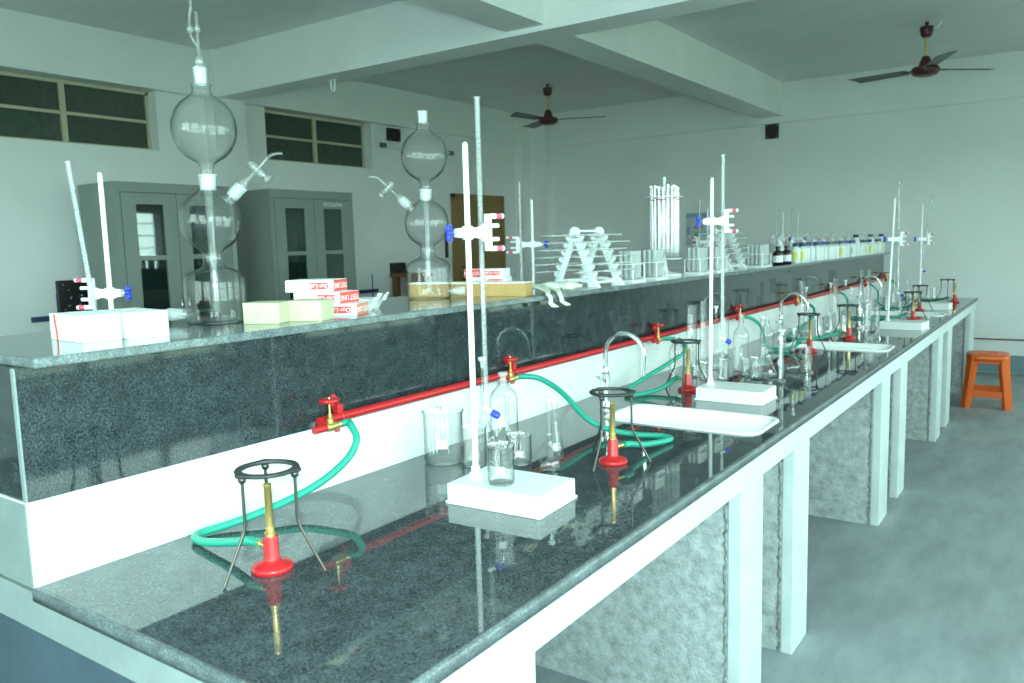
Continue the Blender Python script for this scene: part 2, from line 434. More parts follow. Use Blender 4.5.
switch_box('black switchboard with pale dots on the left wall beside cabinet', (XL+.02, 3.29, 1.17), .04, .34, .26, 'switchboard', sockets=True)
switch_box('small black switchboard on the wall right above the wooden stand', (XL+.02, 6.98, 1.25), .04, .24, .12, 'switchboard')
t = thing('tube_light', 'slim white tube light fitting on left wall under junction box', 'light', (XL+.02, 7.38, 2.628))
MB().bbox(-.02, .02, -.6, .6, -.025, .025, .004).build('batten', 'white', t)
for s in (-1, 1): MB().bbox(.02, .06, s*.6-.04, s*.6+.04, -.025, .025, .004).build('lamp_holder', 'capgrey', t)
MB().tube([(.045, -.56, 0), (.045, .56, 0)], .013).build('fluorescent_tube', 'paper', t)
tag(MB().bbox(XL, XL+.025, 7.87, 7.91, 1.34, 1.65, .004).build('wall_strip', 'black'), 'narrow black vertical strip on the wall left of the door', 'wall strip')
def wall_tap(label, y, z):
    t = thing('wall_valve', label, 'valve', (XL, y, z))
    MB().tube([(0, 0, 0), (.09, 0, 0)], .012).build('pipe', 'darkblue', t)
    MB().bbox(.08, .1, -.14, .14, -.02, .02, .006).build('lever', 'darkblue', t)
    MB().tube([(.09, .06, -.16), (.09, .06, .18)], .006).build('rod', 'darkblue', t)
wall_tap('dark blue bar valve on the wall left of the wooden stand', 6.42, 1.015)
wall_tap('dark blue bar valve on the wall behind the red-striped white box', 3.02, 1.02)
t = thing('wall_chart', 'bluish printed chart on the far wall behind the second stand', 'chart', (-3.93, YB+.045, 1.61))
MB().box(-.185, .185, -.004, .004, -.21, .21).build('sheet', 'chart', t)
g = MB(); g.box(-.18, .18, -.006, -.004, .15, .2); g.box(.09, .15, -.006, -.004, .02, .1); g.box(-.17, -.13, -.006, -.004, -.06, .04); g.box(.08, .16, -.006, -.004, -.08, -.02); g.build('blue_blocks', 'chartblue', t)
g = MB(); g.cyl(.03, 0, .002, 12, tr(-.04, -.004, -.06) @ rx(PI/2)); g.build('green_spot', 'chartgreen', t)
g = MB(); g.box(-.08, .04, -.006, -.004, .01, .04); g.box(-.1, 0, -.006, -.004, -.18, -.14); g.build('red_blocks', 'chartred', t)
t = thing('beam_hook', 'white U-shaped hook hanging from the cross beam underside', 'hook', (-5.07, 4.78, 2.86))
MB().tube(smooth_path([(-.022, 0, 0), (-.022, 0, -.05), (-.012, 0, -.078), (.004, 0, -.085), (.018, 0, -.07), (.022, 0, -.03), (.022, 0, 0)]), .008).build('hook_rod', 'white', t)
MB().bbox(-.035, .035, -.015, .015, -.006, 0, .002).build('mounting_plate', 'white', t)

def fan(label, x, y, angs, zh):
    t = thing('ceiling_fan', label, 'ceiling fan', (x, y, ZC))
    d = ZC-zh
    MB().lathe([(.0, 0), (.012, 0), (.02, -.012), (.012, -.022), (.012, -.035), (.05, -.04), (.055, -.055), (.045, -.11), (.025, -.13), (.0, -.13)], 20, ang=40).build('canopy', 'maroon', t)
    MB().tube([(0, 0, -.1), (0, 0, -d+.06)], .0115).build('down_rod', 'brass', t)
    MB().lathe([(0, -d+.11), (.028, -d+.11), (.036, -d+.09), (.05, -d+.055), (.052, -d+.03), (.1, -d+.022), (.115, -d+.0), (.112, -d-.022), (.09, -d-.045), (.05, -d-.055), (0, -d-.057)], 28, ang=40).build('motor', 'maroon', t)
    MB().tube(smooth_path([(.045, 0, -.07), (.09, 0, -.05), (.11, .02, -.005)]), .004).build('wire', 'paper', t)
    for k, a in enumerate(angs):
        T = rz(a) @ tr(0, 0, -d-.0) @ rx(math.radians(9))
        b = MB(); b.box(.1, .19, -.018, .018, -.004, .003, T); b.build('blade_bracket', 'maroon', t)
        b = MB(); rings = []
        for i in range(13):
            u = i/12; xx = .15+.47*u; wd = .058+.014*u
            ring = []
            for k2 in range(9):
                q = -1+2*k2/8; ring.append((xx+(.03*q*u if u == 1 else 0), wd*q, .006*(1-q*q)+.003))
            for k2 in range(8, -1, -1):
                q = -1+2*k2/8; ring.append((xx+(.03*q*u if u == 1 else 0), wd*q, .006*(1-q*q)))
            rings.append(ring)
        b.loft(rings, True, True, True, T); b.build('blade', 'blade', t)
fan('maroon ceiling fan with dark blades near the back left corner', -5.0, 7.97, [math.radians(a) for a in (25, 145, 265)], 2.876)
fan('maroon ceiling fan over the aisle on the right', -1.14, 7.9, [math.radians(a) for a in (42, 168, 292)], 2.8745)

# steel cabinets against the left wall
def cabinet(label, y, wd, h, dp, sign):
    t = thing('steel_cabinet', label, 'cabinet', (XL+.14, y, 0))
    b = MB(); th = .02
    b.box(0, dp, 0, th, .1, h); b.box(0, dp, wd-th, wd, .1, h); b.box(0, th, th, wd-th, .1, h)
    b.box(th, dp, th, wd-th, h-th, h); b.box(th, dp, th, wd-th, .1, .12)
    b.box(dp-.03, dp, th, wd-th, h-.075, h-th); b.box(dp-.03, dp, th, .045, .12, h-.07); b.box(dp-.03, dp, wd-.045, wd-th, .12, h-.07)
    for yy in (0, wd-.06): b.box(.02, .08, yy, yy+.06, 0, .1); b.box(dp-.08, dp-.02, yy, yy+.06, 0, .1)
    b.build('body', 'cabinet', t)
    for z in (.55, 1.0, 1.45): MB().box(.022, dp-.05, .022, wd-.022, z, z+.02).build('shelf', 'cabinet', t)
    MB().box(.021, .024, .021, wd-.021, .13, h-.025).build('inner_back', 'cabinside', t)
    mid = wd/2
    for k in range(2):
        ya, yb = (.048, mid-.002) if k == 0 else (mid+.002, wd-.048)
        z0, z1 = .125, h-.08; wz0, wz1 = .95, h-.165; dw = yb-ya
        wa, wb = ya+dw*.25, yb-dw*.25
        d = MB(); X0, X1 = dp-.012, dp+.008
        d.box(X0, X1, ya, wa, z0, z1); d.box(X0, X1, wb, yb, z0, z1); d.box(X0, X1, wa, wb, z0, wz0); d.box(X0, X1, wa, wb, wz1, z1)
        d.box(X0, X1-.004, wa, wb, 1.44, 1.475)
        do = d.build('door', 'cabinet', t)
        MB().box(dp-.006, dp-.003, wa, wb, wz0, wz1).build('glass_pane', 'paneglass', do)
        hy = yb-.03 if k == 0 else ya+.03
        MB().tube([(dp+.008, hy, 1.02), (dp+.035, hy, 1.03), (dp+.035, hy, 1.12), (dp+.008, hy, 1.13)], .007).build('handle', 'chrome', do)
    if sign:
        text('lettering', 'EPG/B/004', .055, 'letter', t, Matrix.Translation((dp+.009, mid+(wd-mid)*.47, h-.125)) @ rz(PI/2) @ rx(PI/2))
    # a few dim folders on the shelves
    rs = random.Random(int(y*10))
    return t
cabinet('grey steel cabinet with glazed doors behind the left glass apparatus', 3.29, 1.0, 2.03, .5, False)
cabinet('grey steel cabinet with pale lettering over its right door', 4.70, 1.0, 2.03, .5, True)

# wooden stand under the small switchboard
t = thing('wooden_stand', 'brown wooden stand against the wall under small switchboard', 'stand', (XL+.02, 6.83, 0))
MB().bbox(0, .34, 0, .36, 1.15, 1.19, .004).build('top', 'wood', t)
for yy in (.02, .27):
    for xx in (.02, .26): MB().box(xx, xx+.06, yy, yy+.07, 0, 1.15).build('leg', 'wood', t)
MB().box(.27, .31, .09, .27, 1.06, 1.15).build('rail', 'wood', t)
MB().box(.02, .32, .09, .27, .6, .63).build('shelf', 'wood', t)

# orange stool
def stool(x, y, a):
    t = thing('plastic_stool', 'orange plastic stool on the cement floor past the bench end', 'stool', (x, y, 0), a)
    H = .455; s = .172
    def rr(hw, r, n=5, z=0.):
        pts = []
        for cx, cy, a0 in ((hw-r, hw-r, 0), (-hw+r, hw-r, PI/2), (-hw+r, -hw+r, PI), (hw-r, -hw+r, 3*PI/2)):
            for k in range(n+1): q = a0+PI/2*k/n; pts.append((cx+r*math.cos(q), cy+r*math.sin(q), z))
        return pts
    b = MB(); b.loft([rr(.02, .018, z=H-.004), rr(.13, .09, z=H-.004), rr(s-.012, .085, z=H), rr(s, .09, z=H-.008), rr(s+.004, .09, z=H-.055), rr(s-.006, .09, z=H-.055), rr(s-.012, .085, z=H-.012)], True)
    b.torus(.085, .004, 30, 6, tr(0, 0, H-.003)); b.build('seat', 'orange', t)
    lg = []
    for k in range(4):
        b = MB(); q = rz(PI/4+k*PI/2)
        sec = lambda rad, z, w, d: [(rad-d, -w, z), (rad-d*.3, -w*1.0, z), (rad, -w*.55, z), (rad, w*.55, z), (rad-d*.3, w, z), (rad-d, w, z), (rad-d*.75, w*.7, z), (rad-d*.35, w*.45, z), (rad-d*.35, -w*.45, z), (rad-d*.75, -w*.7, z)]
        b.loft([sec(.208, H-.02, .048, .055), sec(.216, H-.1, .046, .055), sec(.247, .12, .041, .05), sec(.262, 0, .038, .046)], True, True, False, q)
        b.build('leg', 'orange', t)
    for k in range(4):
        b = MB(); q = rz(k*PI/2)
        b.bbox(.150, .158, -.13, .13, H-.075, H-.03, .003, q)
        b.build('upper_rail', 'orange', t)
        b = MB(); b.bbox(.168, .178, -.14, .14, .095, .15, .003, q); b.build('lower_rail', 'orange', t)
    return t
stool(-.585, 7.93, math.radians(5)).scale = (.93, .93, 1)

# ------------------------------------------------------------------ the bench
SINKS = [2.475, 4.62, 6.78]      # near edge of each sink
SXA, SXB, SD = -1.37, -.805, .30
bench = thing('bench_base', 'long masonry laboratory bench base with pale plastered apron and cross walls', 'bench base', (0, 0, 0))
XF0, XF1 = -2.88, -.768
ap = MB(); ap.bbox(XF1-.03, XF1, Y0+.0505, Y1-.01, .757, CT-.0255, .003);  ap.box(XF0, XF0+.03, Y0+.05, Y1-.01, .757, CT-.0255)
ap.box(XF0+.03, XF1-.03, Y1-.05, Y1-.01, .757, CT-.0255)
ap.build('apron', 'apron', bench)
MB().bbox(XF0, XF1-.002, Y0+.019, Y0+.05, .757, CT-.0255, .003).build('end_apron', 'endplaster', bench)
def cross_wall(y0, y1, mat='rough'):
    m = MB(); m.box(XF0+.01, SXA-.03, y0+.004, y1-.004, 0, CT-.026).box(SXA-.03, SXB+.02, y0+.004, y1-.004, 0, CT-.16)
    m.box(SXB+.02, XF1-.045, y0+.004, y1-.004, 0, CT-.026); o = m.build('cross_wall', mat, bench)
    e = MB(); e.bbox(XF1-.045, XF1-.004, y0, y1, 0, .7565, .003)
    # trowelled fillet where the smooth end meets the rough face
    rs = random.Random(int(y0*100)); pts = []
    for k in range(70): pts.append((XF1-.05-.008*rs.random(), y0+.0045, .755*k/69))
    e.build('plaster_end', 'apron', o)
    f = MB(); f.tube(pts, [.002+.005*rs.random() for _ in pts], 6); f.build('mortar_seam', 'iron' if False else 'seam', o)
M['seam'] = plain('dark_mortar_seam', (.2, .22, .215), .9, noise=(60, 6, .5))
for a, b in ((.95, 1.15), (2.252, 2.452), (2.795, 2.985), (4.334, 4.55), (4.862, 5.07), (6.351, 6.58), (6.87, 7.1), (8.402, 8.79)): cross_wall(a, b)
MB().box(XF0+.01, XF1-.06, Y0+.045, Y0+.12, 0, .757).build('end_panel', 'bluepaint', bench)

def worktop(label, xa, xb, holes, edge_x):
    t = thing('worktop', label, 'worktop', (0, 0, 0))
    m = MB(); z0, z1 = CT-.025, CT
    e = .012
    lo, hi = (xa, xb-e) if edge_x > 0 else (xa+e, xb)
    if holes:
        m.box(lo, SXA+.012, Y0+e, Y1-e, z0, z1); m.box(SXB-.012, hi, Y0+e, Y1-e, z0, z1)
        ys = [Y0+e]+[y for s in holes for y in (s+.012, s+SD-.012)]+[Y1-e]
        for i in range(0, len(ys), 2): m.box(SXA+.012, SXB-.012, ys[i], ys[i+1], z0, z1)
    else: m.box(lo, hi, Y0+e, Y1-e, z0, z1)
    m.build('slab', 'granite', t)
    g = MB()
    prof = [(0, z1), (.006, z1-.0008), (.0105, z1-.004), (e, z1-.009), (e, z0)]
    # rounded nosing: long side and both ends
    x = xb-e if edge_x > 0 else xa+e; sg = edge_x
    g.loft([[(x+sg*p, Y0+(e-p), z) for p, z in prof], [(x+sg*p, Y1-(e-p), z) for p, z in prof]][::sg])
    g.f = g.f[:]  # open loft is closed below by the slab
    other = xa if edge_x > 0 else xb
    g.loft([[(other, Y0+e-p, z) for p, z in prof], [(x+sg*p, Y0+e-p, z) for p, z in prof]])
    g.loft([[(other, Y1-e+p, z) for p, z in prof], [(x+sg*p, Y1-e+p, z) for p, z in prof]])
    g.build('edge_nosing', 'edge', t)
    return t
worktop('black polished granite worktop with three sinks on the aisle side', XB-.004, XE, SINKS, 1)
worktop('black granite worktop behind the reagent shelf', -2.89, -2.045, [], -1)

rs_ = thing('reagent_shelf', 'raised granite reagent shelf running down the bench middle', 'shelf', (0, 0, 0))
MB().box(-2.04, XB, Y0+.004, Y1+.02, CT+.0002, 1.028).build('marble_upstand', 'splash', rs_)
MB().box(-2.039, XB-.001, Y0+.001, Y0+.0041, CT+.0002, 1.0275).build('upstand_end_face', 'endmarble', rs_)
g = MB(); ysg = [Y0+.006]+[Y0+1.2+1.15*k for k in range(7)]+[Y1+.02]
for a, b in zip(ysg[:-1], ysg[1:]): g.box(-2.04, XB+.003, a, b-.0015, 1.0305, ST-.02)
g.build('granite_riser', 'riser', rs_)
MB().box(-2.039, XB-.002, Y0+.002, Y1+.015, 1.028, 1.031).build('riser_joint', 'splash', rs_)
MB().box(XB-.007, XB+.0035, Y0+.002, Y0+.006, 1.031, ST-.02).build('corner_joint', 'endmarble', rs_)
m = MB(); m.bbox(-2.085, -1.548, .693, Y1+.14, ST-.02, ST, .004); m.build('shelf_slab', 'shelf', rs_)

# sinks
def rrect(x0, x1, y0, y1, r, z, n=6):
    pts = []
    for cx, cy, a0 in ((x1-r, y1-r, 0), (x0+r, y1-r, PI/2), (x0+r, y0+r, PI), (x1-r, y0+r, 3*PI/2)):
        for k in range(n+1): q = a0+PI/2*k/n; pts.append((cx+r*math.cos(q), cy+r*math.sin(q), z))
    return pts
sink_lab = ['white glazed sink nearest the camera, set in the granite worktop', 'white glazed sink behind the middle gas burner', 'white glazed sink farthest down the worktop']
for s, lb in zip(SINKS, sink_lab):
    t = thing('sink', lb, 'sink', ((SXA+SXB)/2, s+SD/2, CT))
    hx, hy = (SXB-SXA)/2, SD/2
    R = []
    for ins, z in ((0, .0005), (.001, .005), (.006, .0075), (.016, .0065), (.022, .001), (.026, -.02), (.034, -.08), (.045, -.105), (.07, -.118), (.12, -.121)):
        R.append(rrect(-hx+ins, hx-ins, -hy+ins, hy-ins, max(.02, .06-ins*.35), z))
    MB().loft(R, False, True).build('basin', 'ceramic', t)
    o = MB(); o.lathe([(0, .0), (.022, 0), (.026, .003), (.018, .004), (.016, .001), (0, .001)], 18, tr(0, 0, -.121)); o.build('drain', 'chrome', t)

# gooseneck taps
def tap(label, x, y):
    t = thing('gooseneck_tap', label, 'tap', (x, y, CT))
    MB().lathe([(0, 0), (.026, 0), (.026, .006), (.016, .012), (.014, .03), (0, .03)], 20).build('base', 'chrome', t)
    p = [(0, 0, .02), (0, 0, .1), (0, 0, .17), (0, 0, .212)]
    R = .078
    for k in range(1, 17):
        a = PI-PI*k/16*1.05; p.append((R+R*math.cos(a), 0, .212+R*math.sin(a)))
    x_, _, z_ = p[-1]; p.append((x_-.003, 0, z_-.062)); 
    b = MB(); b.tube(p, .0085, 12); b.lathe([(.0085, .1), (.015, .102), (.015, .135), (.011, .14), (.011, .16), (.0085, .165)], 16)
    b.build('spout', 'chrome', t)
    h = MB(); h.tube([(0, 0, .12), (0, -.035, .12)], .006); h.tube([(-.02, -.035, .128), (.02, -.035, .112)], .005); h.tube([(0, -.035, .1), (0, -.035, .14)], .005)
    h.build('handle', 'chrome', t); return t
tap('chrome gooseneck tap over the nearest sink', -1.425, 2.64)
tap('chrome gooseneck tap over the second sink', -1.435, 4.85)
tap('chrome gooseneck tap over the farthest sink', -1.435, 7.0)

# ------------------------------------------------------------------ gas line
ZP, XP = 1.053, XB+.034
tag(MB().tube([(XP, 1.365, ZP), (XP, 8.95, ZP)], .0115, 14).build('gas_pipe', 'red'), 'red gas pipe running along the white marble upstand', 'gas pipe')
VY = [1.375, 2.175, 3.34, 4.43, 5.57, 6.62, 7.76, 8.7]
vlab = ['red wheel gas tap nearest the camera at the pipe end', 'red wheel gas tap behind the stoppered reagent bottle', 'red wheel gas tap right behind the second green hose bend',
        'red wheel gas tap among the glassware behind the second stand', 'red wheel gas tap just beyond the second gooseneck tap', 'red wheel gas tap behind the tall cylinders of the far group', 'red wheel gas tap beside the farthest gooseneck tap', 'red wheel gas tap last on the gas pipe']
def gas_tap(label, y):
    t = thing('gas_tap', label, 'gas tap', (XP, y, ZP))
    b = MB(); b.tube([(0, .0, 0), (.026, 0, -.006)], .009, 12); b.tube([(.026, -.05, -.012), (.026, -.012, -.012)], .010, 14); b.build('red_union', 'red', t)
    b = MB(); b.lathe([(0, -.018), (.011, -.018), (.0125, -.012), (.0125, .012), (.011, .018), (.008, .018), (.0075, .022), (.009, .024), (.0075, .028), (.009, .03), (.007, .034), (0, .034)], 8, tr(.026, .006, -.012) @ rx(-PI/2), ang=20)
    b.lathe([(0, 0), (.009, 0), (.009, .012), (.006, .016), (.006, .024), (0, .024)], 8, tr(.026, .004, -.004), ang=20); b.build('valve_body', 'brass', t)
    MB().cyl(.0032, 0, .05, 10, tr(.026, .004, .014)).build('stem', 'brass', t)
    w = MB(); n = 40; prof = []
    pts = lambda r, z: [((r+(.0012 if k % 4 < 2 else -.0006))*math.cos(2*PI*k/n), (r+(.0012 if k % 4 < 2 else -.0006))*math.sin(2*PI*k/n), z) for k in range(n)]
    T = tr(.026, .004, .05)
    w.loft([pts(.006, .0), pts(.022, .0), pts(.0252, .002), pts(.0252, .0085), pts(.022, .0105), pts(.008, .010)], True, True, True, T); w.build('handwheel', 'red', t)
    c = MB(); c.torus(.0125, .004, 16, 8, tr(-.0, .062, 0) @ rx(PI/2)); c.bbox(-.018, .006, .052, .072, .008, .034, .004); c.bbox(-.028, -.01, .046, .066, .026, .05, .004); c.ball(.009, tr(-.016, .055, .052), 10, 6); c.tube([(.002, .045, -.01), (.006, .045, -.036)], .0075, 10); c.build('pipe_clamp', 'red', t)
    return t
t0 = gas_tap(vlab[0], VY[0])
for y, lb in zip(VY[1:], vlab[1:]): dup(t0, (XP, y, ZP), None, lb)

# ------------------------------------------------------------------ bunsen burners, tripods, hoses
def burner(label, x, y, a):
    global LASTB; LASTB = (x, y, a)
    t = thing('bunsen_burner', label, 'bunsen burner', (x, y, CT), a)
    MB().lathe([(0, 0), (.0385, 0), (.041, .003), (.041, .009), (.038, .0125), (.027, .0165), (.0175, .0205), (.0152, .026), (.0148, .066), (.0135, .07), (0, .07)], 32, ang=45).build('base', 'red', t)
    MB().lathe([(0, .069), (.0115, .069), (.0115, .076), (.0095, .078), (.0095, .086), (.0085, .088), (0, .088)], 8, ang=20).build('collar', 'brass', t)
    MB().lathe([(0, .086), (.0075, .086), (.0075, .168), (.0082, .169), (.0082, .174), (.0062, .174), (.0062, .12), (0, .12)], 18).build('barrel', 'brass', t)
    MB().lathe([(0, .012), (.008, .012), (.008, .022), (.006, .024), (.0055, .03), (.007, .032), (.0055, .038), (.0055, .044), (0, .044)], 8, tr(0, 0, .046) @ ry(PI/2), ang=20).build('gas_inlet', 'brass', t)
    return t
def tripod(label, x, y, a):
    t = thing('iron_tripod', label, 'tripod', (x, y, CT), a)
    Hh = .208; b = MB()
    n = 48
    def ring(r, z, lug): return [((r+lug*max(0, math.cos(1.5*(2*PI*k/n)*2))**8)*math.cos(2*PI*k/n), (r+lug*max(0, math.cos(3*(2*PI*k/n)))**8)*math.sin(2*PI*k/n), z) for k in range(n)]
    b.loft([ring(.049, Hh, 0), ring(.060, Hh, .008), ring(.062, Hh-.003, .009), ring(.060, Hh-.007, .008), ring(.049, Hh-.007, 0), ring(.048, Hh-.0035, 0), ring(.049, Hh, 0)])
    b.build('ring', 'iron', t)
    for k in range(3):
        T = rz(k*2*PI/3); p = [(.056, 0, Hh-.005), (.056, 0, .115), (.0575, 0, .1), (.063, 0, .086), (.108, 0, .002)]
        g = MB(); g.tube(p, .0032, 8, True, T); g.ball(.008, T @ tr(.056, 0, Hh-.012), 10, 6); g.build('leg', 'steelrod', t)
    return t
def hose(label, pts):
    bx, by, a = LASTB; c_, s_ = math.cos(a), math.sin(a)
    pts = pts[:-1]+[(bx+.07*c_, by+.07*s_, CT+.044), (bx+.0448*c_, by+.0448*s_, CT+.046)]
    tag(MB().tube([(p.x, p.y, max(p.z, CT+.0099)) for p in smooth_path(pts)], .0092, 12).build('rubber_hose', 'hose'), label, 'hose')
VXo, VZo = XP+.026, ZP-.012
def start(k): return [(VXo, VY[k]+.0408, VZo), (VXo+.005, VY[k]+.062, VZo)]
G = math.radians
B1 = burner('red-based brass bunsen burner nearest the camera', -1.275, .975, G(178))
tripod('black iron tripod nearest the camera, over the first burner', -1.272, .975, G(-94))
hose('green rubber hose looping from pipe end tap to nearest burner', start(0)+[(-1.515, 1.43, 1.035), (-1.487, 1.42, 1.005), (-1.484, 1.385, .965), (-1.487, 1.31, .93), (-1.505, 1.24, .905), (-1.52, 1.14, .889), (-1.545, 1.065, .877), (-1.558, 1.015, .8738), (-1.545, .985, .8738), (-1.50, .975, .876), (-1.42, .977, .89), (-1.35, .976, .907), (-1.305, .975, .9095)])
burner('red-based brass bunsen burner in front of the nearest sink', -1.055, 1.99, G(70))
tripod('black iron tripod with burner in front of nearest sink', -1.058, 1.99, G(-90))
hose('green rubber hose from second tap with end lying before nearest sink', start(1)+[(-1.49, 2.27, 1.035), (-1.433, 2.28, 1.01), (-1.37, 2.27, .975), (-1.29, 2.25, .92), (-1.218, 2.265, .887), (-1.128, 2.29, .8738), (-1.05, 2.31, .8738), (-1.012, 2.292, .8745), (-1.015, 2.24, .876), (-1.03, 2.15, .885), (-1.04, 2.08, .9), (-1.0435, 2.025, .9095)])
burner('red-based brass bunsen burner beyond nearest sink, left of second stand', -1.305, 3.13, G(160))
tripod('black iron tripod beyond the nearest sink, left of second stand', -1.318, 3.14, G(-75))
hose('green rubber hose hanging in a bend behind the nearest sink', start(2)+[(-1.49, 3.43, 1.037), (-1.44, 3.40, 1.03), (-1.395, 3.31, 1.0), (-1.42, 3.18, .96), (-1.468, 3.05, .915), (-1.49, 2.95, .882), (-1.468, 2.895, .8738), (-1.43, 2.90, .8738), (-1.40, 2.98, .8745), (-1.37, 3.07, .892), (-1.335, 3.14, .9095)])
burner('red-based brass bunsen burner in front of the second sink', -1.173, 4.50, G(170))
tripod('black iron tripod standing in front of the second sink', -1.18, 4.50, G(-70))
hose('green rubber hose running low behind stoppered flasks to the second-sink burner', start(3)+[(-1.5, 4.53, 1.03), (-1.46, 4.55, .99), (-1.43, 4.52, .93), (-1.40, 4.47, .885), (-1.34, 4.46, .8738), (-1.28, 4.47, .88), (-1.235, 4.49, .9), (-1.203, 4.505, .9095)])
burner('red-based brass bunsen burner just beyond the second sink', -1.11, 5.13, G(190))
tripod('black iron tripod just beyond the second sink', -1.12, 5.14, G(-80))
hose('green rubber hose hanging from tap beyond second gooseneck tap', start(4)+[(-1.5, 5.67, 1.03), (-1.45, 5.65, 1.0), (-1.42, 5.5, .95), (-1.44, 5.3, .905), (-1.45, 5.1, .88), (-1.43, 4.98, .8738), (-1.36, 4.95, .8738), (-1.27, 5.0, .8745), (-1.18, 5.1, .897), (-1.142, 5.125, .9095)])
burner('red-based brass bunsen burner on the right, behind the third stand base', -.955, 6.43, G(150))
tripod('black iron tripod behind the third stand base', -.96, 6.43, G(-85))
hose('green rubber hose lying behind the third stand toward its burner', start(5)+[(-1.5, 6.7, 1.03), (-1.46, 6.68, .98), (-1.43, 6.55, .91), (-1.38, 6.45, .8738), (-1.25, 6.41, .8738), (-1.1, 6.42, .876), (-1.02, 6.44, .9), (-.985, 6.445, .9095)])
burner('red-based brass bunsen burner left of the fourth stand base', -1.03, 7.24, G(165))
tripod('black iron tripod left of the fourth stand base', -1.03, 7.24, G(-88))
hose('green rubber hose from tap beside farthest gooseneck tap', start(6)+[(-1.5, 7.83, 1.03), (-1.45, 7.82, .97), (-1.42, 7.65, .9), (-1.33, 7.42, .8738), (-1.26, 7.29, .8738), (-1.13, 7.268, .892), (-1.077, 7.127, .9095)])
burner('red-based brass bunsen burner at the far worktop end', -.885, 8.2, G(200))
tripod('black iron tripod at the far worktop end', -.945, 8.2, G(-80))
hose('green rubber hose reaching the burner at far worktop end', start(7)+[(-1.49, 8.765, 1.02), (-1.44, 8.74, .95), (-1.38, 8.6, .88), (-1.25, 8.42, .8738), (-1.08, 8.28, .8738), (-.96, 8.2, .897), (-.916, 8.19, .9095)])

# ------------------------------------------------------------------ burette stands and burettes
def clamp(parent, z, ca, rx0=0., ry0=0., k_=1.):
    """burette clamp gripping the rod at (rx0, ry0); ca = heading of its jaws"""
    T = tr(rx0, ry0, z) @ rz(ca) @ Matrix.Diagonal((k_, 1, 1, 1))
    b = MB()
    b.loft([[(x, sy*d, sz*h) for sy, sz in ((-1, -1), (1, -1), (1, 1), (-1, 1))] for x, d, h in ((-.034, .009, .010), (-.018, .011, .012), (.0, .012, .0125), (.016, .008, .012), (.028, .0045, .013), (.04, .0035, .018), (.048, .0035, .024))], True, True, False, T)
    b.lathe([(.006, -.016), (.013, -.016), (.013, .016), (.006, .016)], 14, T)
    b.bbox(.045, .063, -.0115, -.001, -.045, .045, .002, T)
    b.bbox(.06, .083, -.010, -.001, .033, .046, .003, T); b.bbox(.06, .083, -.010, -.001, -.046, -.033, .003, T)
    c = b.build('clamp', 'white', parent)
    k = MB(); k.tube([(-.05, 0, 0), (-.03, 0, 0)], .004, 8, True, T); k.build('screw', 'chrome', c)
    k = MB()
    for s in (-1, 1): k.loft([[(-.051+dx, sy*.004, s*zz) for dx, sy in ((-.006, -1), (.006, -1), (.006, 1), (-.006, 1))] for zz in (.0, .012, .02)], True, True, False, T)
    k.ball(.008, T @ tr(-.049, 0, 0), 10, 8); k.ball(.0075, T @ tr(-.053, 0, .011), 10, 8, 1.2); k.ball(.0075, T @ tr(-.053, 0, -.011), 10, 8, 1.2)
    k.build('wing_knob', 'blue', c)
    for s in (-1, 1):
        k = MB(); k.tube([(.077, -.006, s*.0395), (.092, -.006, s*.0395)], .0072, 12, True, T); k.build('rubber_tip', 'pink', c)
        k = MB(); k.tube([(.092, -.006, s*.0395), (.098, -.006, s*.0395), (.101, -.006, s*.0395)], [.0072, .0066, .003], 12, True, T); k.build('jaw_end', 'white', c)
        k = MB(); k.tube([(.06, -.006, s*.0165), (.084, -.006, s*.0165)], .0055, 12, True, T); k.build('inner_prong', 'paper', c)
def burette_stand(label, x, y, a, ca, cz, Hh=.86, lean=0., bw=.26, bd=.178, rl=-.105, ck=1.):
    t = thing('burette_stand', label, 'burette stand', (x, y, CT), a)
    b = MB(); b.bbox(-bw/2, bw/2, -bd/2, bd/2, .006, .05, .003); b.bbox(-bw/2-.004, bw/2+.004, -bd/2-.004, bd/2+.004, 0, .007, .002); b.build('base', 'white', t)
    MB().lathe([(0, .049), (.016, .049), (.016, .056), (.011, .06), (.011, .074), (.0, .074)], 18, tr(rl, 0, 0)).build('rod_socket', 'white', t)
    r = MB(); T = tr(rl, 0, .05) @ ry(lean)
    r.lathe([(0, 0), (.0075, 0), (.007, Hh-.06), (.0055, Hh-.053), (0, Hh-.05)], 14, T); r.build('rod', 'white', t)
    clamp(t, cz, ca-a, rl+(cz-.05)*math.sin(lean), 0, ck)
    return t
